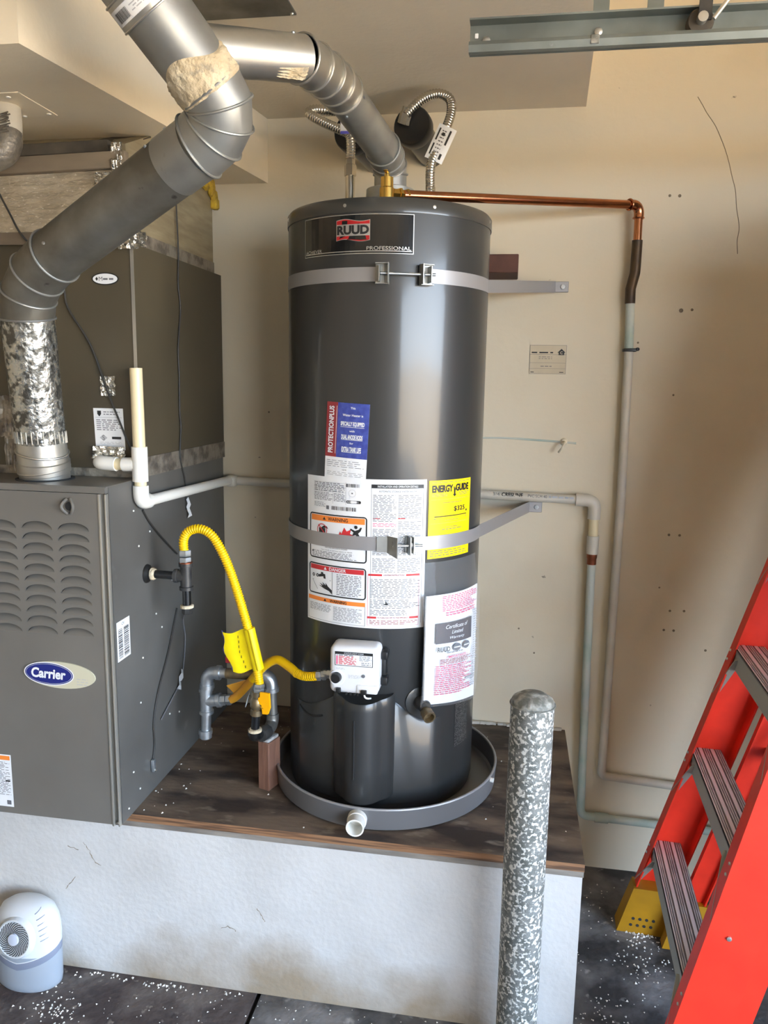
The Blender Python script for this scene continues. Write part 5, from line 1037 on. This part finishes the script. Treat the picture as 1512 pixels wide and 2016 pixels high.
# ------------------------------------------------------------------ notice card on the wall
s = Sheet(lambda u, v, h: Vector((.0965 + u, WY - h, 1.590 + v)), 1.0)
cf = .052
s.base(-cf, -.041, cf, .041, 'paper_old', .0012)
for (a_, b_, c_, d_) in ((-cf, -.041, cf, -.0402), (-cf, .0402, cf, .041), (-cf, -.041, -cf + .0008, .041), (cf - .0008, -.041, cf, .041), (-cf, .014, cf, .0148), (-cf, -.010, cf, -.0094), (-cf, -.026, cf, -.0254)): s.rect(a_, b_, c_, d_, 'ink_grey', .0016)
s.lines(-.047, .0165, .014, .0235, 1, 'ink', h=.0018, fill=.55, word=.022, seed=110, ragged=0); s.poly([(.026, .020), (.0375, .031), (.049, .020), (.0455, .020), (.0455, .013), (.0295, .013), (.0295, .020)], 'ink', .0018); s.text('C', .0375, .0195, .008, 'paper_old', .0022, bold=.02)
s.lines(-.026, .0, .012, .010, 2, 'ink_grey', h=.0016, fill=.3, word=.010, seed=111); s.lines(-.02, -.021, .018, -.017, 1, 'ink_grey', h=.0016, fill=.5, word=.01, seed=112); s.lines(-.048, -.038, -.036, -.034, 1, 'ink', h=.0016, seed=113); s.lines(.034, -.038, .046, -.034, 1, 'ink', h=.0016, seed=114)
tag(s.build('notice_card', None), 'small aged paper notice stuck to the back wall', 'notice')

# ------------------------------------------------------------------ steel bollard
BX, BY, BR = .068, 1.530, .0445
bo = thing('bollard', 'steel pipe bollard flecked with peeling white paint in front of the platform', 'bollard', (BX, BY, 0))
MB().tube([(BX, BY, 0), (BX, BY, .874)], BR, 48, caps=False).build('post', 'bollard_paint', bo)
MB().lathe([(BR, .872), (BR * .99, .878), (BR * .92, .884), (BR * .6, .893), (0, .897)], (BX, BY, 0), n=48).build('cap', 'bollard_cap', bo)
MB().lathe([(BR + .001 + .0014 * math.cos(a_), .873 + .0014 * math.sin(a_)) for a_ in [i * math.pi / 4 for i in range(8)]], (BX, BY, 0), n=48, closed=True).build('weld_seam', 'bollard_cap', bo)

# ------------------------------------------------------------------ step ladder (folded, leaning to the right)
ld = thing('step_ladder', 'orange-red fibreglass step ladder with aluminium treads and yellow boots', 'ladder', (.40, 1.78, 0))
U = Vector((.046, .999, 0)).normalized(); Lr = Vector((.999, -.046, 0)).normalized()
def lm(z, side=0.0, back=0.0):
    h_ = .305 - .085 * z
    return Vector((.353 + .235 * z, 1.787 - .05 * z, z)) + U * (side * h_) + Lr * back
def railmb(side, b0, z0, z1, web, fl, th=.004):
    """C channel: web on the outer side, flanges pointing inwards"""
    mb = MB(); ins = -side
    prof = [(0, 0), (web, 0), (web, fl), (web - th, fl), (web - th, th), (th, th), (th, fl), (0, fl)]
    V = []; 
    for z in (z0, z1):
        for (a_, b_) in prof: V.append(lm(z, side, b0 + a_) + U * (ins * b_))
    n_ = len(prof); F = [(i, (i + 1) % n_, n_ + (i + 1) % n_, n_ + i) for i in range(n_)]
    tr = tessellate_polygon([[Vector((a_, b_, 0)) for a_, b_ in prof]]); F += [tuple(t_) for t_ in tr] + [tuple(i + n_ for i in t_) for t_ in tr]
    return mb.add(V, F)
for side in (1, -1):
    railmb(side, -.003, .03, 1.80, .106, .042).build('front_rail', 'red_fibre', ld, smooth=False)
    railmb(side * .78, .112, .06, 1.72, .060, .024).build('rear_rail', 'red_fibre', ld, smooth=False)
    # moulded boots
    bt = MB(); 
    V = [lm(z, side, b_) + U * (side * o_) for z, o_ in ((0.0, .012), (.012, .012), (.150, .004)) for b_, in ((-.010,), (.110,))] + [lm(z, side, b_) - U * (side * .050) for z in (0, .012, .150) for b_ in (-.010, .110)]
    bt.add(V, [(0, 1, 3, 2), (2, 3, 5, 4), (6, 8, 9, 7), (8, 10, 11, 9), (0, 2, 8, 6), (2, 4, 10, 8), (1, 7, 9, 3), (3, 9, 11, 5), (0, 6, 7, 1), (4, 5, 11, 10)])
    o = bt.build('boot', 'boot_yellow', ld, smooth=False)
    for i in range(4):
        for j in range(2): MB().lathe([(.0045, 0), (.0045, .001), (0, .0011)], lm(.028 + .022 * j, side, .02) + Lr * (.018 * i) - U * (side * .0502), -U * side, 8).build('drain_hole', 'dark_gap', o)
    rbt = MB(); rbt.obox(lm(.075, side * .78, .142) - U * side * .008, Lr, U, (0.23, -.05, .97), .072, .036, .15); rbt.build('rear_boot', 'boot_yellow', ld, smooth=False)
for k in range(5):
    z = .285 + .30 * k; L_ = lm(z, 1, 0) - lm(z, -1, 0); ax_ = L_.normalized(); c = (lm(z, 1, 0) + lm(z, -1, 0)) / 2; ln = L_.length - .010
    tr_ = MB(); tr_.obox(c + Lr * .037 - Vector((0, 0, .002)), ax_, Lr, (0, 0, 1), ln, .076, .004); to = tr_.build('tread', 'alu_groove', ld, smooth=False)
    MB().obox(c + Lr * .001 - Vector((0, 0, .026)), ax_, Lr, (0, 0, 1), ln, .003, .052).build('tread_front', 'alu_side', to, smooth=False)
    MB().obox(c + Lr * .073 - Vector((0, 0, .018)), ax_, Lr, (0, 0, 1), ln, .003, .034).build('tread_back', 'alu_side', to, smooth=False)
    for q in (.003, .008, .0128, .0225, .0320, .0370, .0420, .052, .0615, .0665, .0715):
        MB().obox(c + Lr * q + Vector((0, 0, .0006)), ax_, Lr, (0, 0, 1), ln, .0030 if q not in (.0225, .052) else .0085, .0022).build('tread_rib', 'alu_rib' if q in (.0225, .052, .003) else 'aluminium', to, smooth=False)
    for sd in (1, -1):
        p0 = lm(z - .020, sd * .72, .006); p1 = lm(z - .135, sd, .004) - U * sd * .006; d_ = (p1 - p0); MB().obox((p0 + p1) / 2, d_, Lr, d_.cross(Lr), d_.length, .016, .003).build('knee_brace', 'alu_side', ld, smooth=False)
        for e in (0, .012): MB().lathe([(.004, 0), (.003, .003), (0, .0035)], lm(z - .012 - e * 2, sd, -.003) - U * sd * .012 , -Lr, 8).build('rivet', 'zinc', ld)
for z0, z1 in ((.30, .75), (.80, 1.25)):
    for sd in (1, -1):
        p0, p1 = lm(z0, sd * .76, .177), lm(z1, -sd * .76, .177); d_ = p1 - p0; MB().obox((p0 + p1) / 2 + Lr * (.003 * sd), d_, Lr, d_.cross(Lr), d_.length, .003, .018).build('rear_brace', 'aluminium', ld, smooth=False)
for z in (.62, 1.15):
    p0, p1 = lm(z, 1, .162), lm(z, -1, .162); d_ = p1 - p0; MB().obox((p0 + p1) / 2, d_, Lr, (0, 0, 1), d_.length * .76, .012, .026).build('rear_rung', 'aluminium', ld, smooth=False)
MB().obox(lm(1.80, 0, .06) + Vector((0, 0, .03)), U, Lr, (0, 0, 1), .36, .24, .06).build('top_cap', 'red_fibre', ld, smooth=False)
for z in (.42, .95): MB().lathe([(.0055, 0), (.005, .003), (0, .004)], lm(z, -1, .040), -U, 10).build('rivet', 'bright_steel', ld)

# ------------------------------------------------------------------ added unseen cabinet that shades the back wall's right side; ladder leans on it
sc_ = thing('shade_cabinet', 'unseen cabinet added beyond the ladder to shade the back wall', 'cabinet', (1.15, 1.94, 0))
MB().box(.98, 1.42, 1.56, 2.275, .06, 1.98).build('carcass', 'old_wood', sc_, smooth=False)
MB().box(1.0, 1.40, 1.58, 2.27, 0, .06).build('plinth', 'dark_wood', sc_, smooth=False)
for x0_, x1_ in ((.983, 1.198), (1.202, 1.417)):
    d_ = MB().rbox(((x0_ + x1_) / 2, 1.551, 1.02), (x1_ - x0_, .018, 1.90), .003, 1).build('shade_cabinet_door', 'old_wood', sc_)
    MB().rbox((1.20 + (.02 if x0_ > 1.1 else -.02), 1.536, 1.05), (.010, .014, .12), .003, 1).build('handle', 'edge_metal', d_)

# ------------------------------------------------------------------ garage-door track overhead
TYY = 1.42; TZ0, TZ1 = 2.068, 2.122
tk = thing('door_track', 'galvanized overhead garage door track with a roller', 'door track', (1.0, TYY, TZ0))
def trk(prof, x0, x1):
    mb = MB(); V = []; n_ = len(prof)
    for x in (x0, x1): V += [(x, TYY + a_, b_) for a_, b_ in prof]
    return mb.add(V, [(i, (i + 1) % n_, n_ + (i + 1) % n_, n_ + i) for i in range(n_)] + [tuple(range(n_ - 1, -1, -1)), tuple(range(n_, 2 * n_))])
tr_o = MB()
pr_ = [(.024, TZ1 - .002), (.024, TZ1), (-.002, TZ1), (-.002 + .0, TZ0 + .012)]
# web (at the back), top lip and curled bottom lip
MB().box(-.098, DOOR_X - .1, TYY + .022, TYY + .0245, TZ0 + .004, TZ1).build('web', 'zinc_rail', tk, smooth=False)
MB().box(-.098, DOOR_X - .1, TYY - .002, TYY + .0235, TZ1 - .002, TZ1 + .001).build('top_flange', 'zinc_rail', tk, smooth=False)
l_ = MB(); l_.prism([(-.098, TYY + .0235, TZ0 + .008), (-.098, TYY + .006, TZ0), (-.098, TYY - .006, TZ0), (-.098, TYY - .010, TZ0 + .010), (-.098, TYY - .006, TZ0 + .017), (-.098, TYY - .004, TZ0 + .016), (-.098, TYY - .008, TZ0 + .010), (-.098, TYY - .005, TZ0 + .003), (-.098, TYY + .006, TZ0 + .003)], (DOOR_X, 0, 0)); l_.build('bottom_lip', 'zinc_rail', tk, smooth=False)
for x, z in ((-.070, 2.095), (.115, 2.100)):
    MB().lathe([(.007, 0), (.0065, .004), (0, .007)], (x, TYY + .022, z), (0, -1, 0), 12).build('bolt', 'bright_steel', tk)
for z in (2.104, 2.086): MB().rbox((-.087, TYY + .0215, z), (.006, .002, .008), .0008, 1).build('slot', 'paper', tk)
for x in (.118, .205): MB().box(x - .013, x + .013, TYY + .025, TYY + .028, TZ1 - .02, 2.80).build('hanger', 'zinc_rail', tk, smooth=False)
ro = MB(); ro.lathe([(.008, -.012), (.019, -.010), (.021, -.006), (.021, .006), (.019, .010), (.008, .012)], (.272, TYY + .004, 2.098), (0, 1, 0), 28); roo = ro.build('roller', 'dark_wood', tk)
MB().lathe([(.008, 0), (.008, .016), (0, .017)], (.272, TYY - .006, 2.098), (0, -1, 0), 14).build('roller_hub', 'edge_metal', roo)
MB().obox((.276, TYY - .014, 2.160), (0, 0, 1), (1, 0, 0), (0, 1, 0), .13, .020, .004).build('roller_arm', 'black_iron', tk, smooth=False)
MB().tube([(.288, TYY - .02, 2.094), (.318, TYY - .02, 2.135), (.36, TYY - .02, 2.22)], .0035, 10).build('release_rod', 'edge_metal', tk)
MB().rbox((.108, TYY - .008, TZ0 + .010), (.014, .004, .014), .001, 1).build('paint_dab', 'bollard_cap', tk)

# ------------------------------------------------------------------ small white fan / moisture absorber on the floor
dx, dy = -1.150, 1.582
de = thing('odour_purifier', 'small domed white purifier with a spiral grille and bluish tank on the floor', 'purifier', (dx, dy, 0))
EX, EY = .086, .050
MB().lathe([(0, 0.0), (.90, 0.0), (.97, .006), (1.0, .02), (1.02, .075), (1.02, .10)], (dx, dy, 0), n=56, sx_=EX, sy_=EY).build('tank', 'device_tank', de)
bd = MB(); V = []; F = []; n = 56
def dev_edge(a): return .104 - .020 * max(0, -math.sin(a)) * 1.0 + .016 * abs(math.cos(a))
for j, (dz, k) in enumerate(((-.018, 1.025), (-.001, 1.03), (0.0, 1.025))):
    for i in range(n): a_ = 2 * math.pi * i / n; V.append((dx + EX * k * math.cos(a_), dy + EY * k * math.sin(a_), dev_edge(a_) + dz))
for j in range(2):
    for i in range(n): F.append((j * n + i, j * n + (i + 1) % n, (j + 1) * n + (i + 1) % n, (j + 1) * n + i))
bd.add(V, F).build('band', 'device_band', de)
dmv = MB(); V = []; F = []; prof = [(1.024, 0.0), (1.02, .22), (.99, .42), (.93, .62), (.80, .82), (.58, .94), (.30, .99), (.02, 1.0)]
TOPZ = .222
for j, (k, t_) in enumerate(prof):
    for i in range(n): a_ = 2 * math.pi * i / n; z0_ = dev_edge(a_); V.append((dx + EX * k * math.cos(a_), dy + EY * k * math.sin(a_) + .012 * t_, z0_ + (TOPZ - z0_) * t_))
for j in range(len(prof) - 1):
    for i in range(n): F.append((j * n + i, j * n + (i + 1) % n, (j + 1) * n + (i + 1) % n, (j + 1) * n + i))
dmv.add(V, F + [tuple((len(prof) - 1) * n + i for i in range(n))]).build('dome', 'device_white', de, ang=60)
gcn = Vector((-1.154, 1.5335, .1500)); gn = Vector((-.06, -.97, .20)).normalized(); gr1 = .0425
MB().lathe([(gr1 + .010, -.012), (gr1 + .004, .0005), (gr1 + .001, .0018), (gr1 - .001, .0012), (gr1 - .001, 0), (0, 0)], gcn, gn, 48).build('grille_ring', 'device_white', de)
ex = Vector((1, 0, 0)); ex = (ex - gn * ex.dot(gn)).normalized(); ey = gn.cross(ex) * -1; ey = ex.cross(gn) * -1
ey = gn.cross(ex)
for k in range(30):
    mb = MB(); V = []; F = []
    for i in range(7):
        t_ = i / 6; r_ = .0150 + (gr1 - .0165) * t_; a_ = 2 * math.pi * k / 30 - .75 * t_ ** 1.3
        wd = (.0009 + .0010 * t_)
        c = gcn + (ex * math.cos(a_) + ey * math.sin(a_)) * r_ + gn * .0012; tn = (-ex * math.sin(a_) + ey * math.cos(a_)); V += [c - tn * wd, c + tn * wd]
    mb.add(V, [(2 * i, 2 * i + 1, 2 * i + 3, 2 * i + 2) for i in range(6)]); mb.build('grille_slot', 'dark_gap', de, smooth=False)
MB().lathe([(.0145, 0), (.0140, .0045), (.010, .0055), (0, .0056)], gcn, gn, 32).build('grille_hub', 'device_hub', de)
for k in range(6):
    z = .203 - .0125 * k; a0 = -.95 + .02 * k; mb = MB(); P = []
    for i in range(7):
        a_ = a0 + .42 * i / 6 ; zz = z + .010 * i / 6; t_ = min(max((zz - .095) / (TOPZ - .095), 0), 1)
        kk = 1.02
        for (k0, t0), (k1, t1_) in zip(prof, prof[1:]):
            if t0 <= t_ <= t1_: kk = k0 + (k1 - k0) * (t_ - t0) / (t1_ - t0)
        P.append((dx + EX * (kk + .002) * math.cos(a_), dy + EY * (kk + .006) * math.sin(a_) + .012 * t_, zz))
    mb.tube(P, .0011, 6); mb.build('side_vent', 'device_band', de)

# ------------------------------------------------------------------ foam and plaster crumbs lying about
def crumbs(name, label, spots, seed):
    rg = random.Random(seed); mb = MB()
    for (x, y, z, s_) in spots:
        bmv = [Vector((rg.uniform(-1, 1), rg.uniform(-1, 1), rg.uniform(0, 1))).normalized() * s_ * rg.uniform(.6, 1.2) for _ in range(5)]
        bmv = [Vector((s_, 0, 0)), Vector((-s_ * .6, s_ * .8, 0)), Vector((-s_ * .5, -s_ * .9, 0)), Vector((rg.uniform(-.4, .4) * s_, rg.uniform(-.4, .4) * s_, s_ * rg.uniform(.6, 1.2)))]
        Rm = Matrix.Rotation(rg.random() * 6.3, 3, 'Z'); mb.add([Vector((x, y, z)) + Rm @ v for v in bmv], [(0, 2, 1), (0, 1, 3), (1, 2, 3), (2, 0, 3)])
    return tag(mb.build(name, 'crumb', smooth=False), label, 'debris', kind='stuff')
rg = random.Random(2); sp = []
for i in range(90): sp.append((rg.gauss(-1.04, .035), rg.gauss(1.50, .03), 0.0, rg.uniform(.0015, .004)))
for i in range(150): sp.append((rg.uniform(-1.05, -.1), rg.uniform(1.42, 1.635), 0.0, rg.uniform(.0010, .0030)))
for i in range(45): sp.append((rg.uniform(-1.05, -.60), 1.632 - abs(rg.gauss(0, .01)), 0.0, rg.uniform(.002, .005)))
for i in range(110): sp.append((rg.gauss(.42, .025), rg.gauss(2.05, .015), 0.0, rg.uniform(.002, .0055)))
for i in range(70): sp.append((rg.gauss(.40, .04), rg.gauss(1.93, .05), 0.0, rg.uniform(.0015, .004)))
for i in range(160): sp.append((rg.uniform(.21, .62), rg.uniform(1.60, 2.25), 0.0, rg.uniform(.001, .0032)))
for i in range(60): sp.append((rg.gauss(.30, .05), rg.gauss(1.72, .05), 0.0, rg.uniform(.0015, .004)))
crumbs('floor_crumbs', 'white foam and plaster crumbs scattered on the concrete floor', sp, 5)
sp = []
for i in range(60):
    x, y = rg.uniform(-.86, .19), rg.uniform(1.65, 2.31)
    if (x - PCX) ** 2 + (y - PCY) ** 2 > (PRAD + .01) ** 2: sp.append((x, y, PZ, rg.uniform(.0012, .0035)))
for i in range(14): sp.append((rg.uniform(-.875, -.80), rg.uniform(1.65, 1.9), PZ, rg.uniform(.0015, .004)))
crumbs('platform_crumbs', 'white crumbs lying on the stained plywood top', sp, 6)
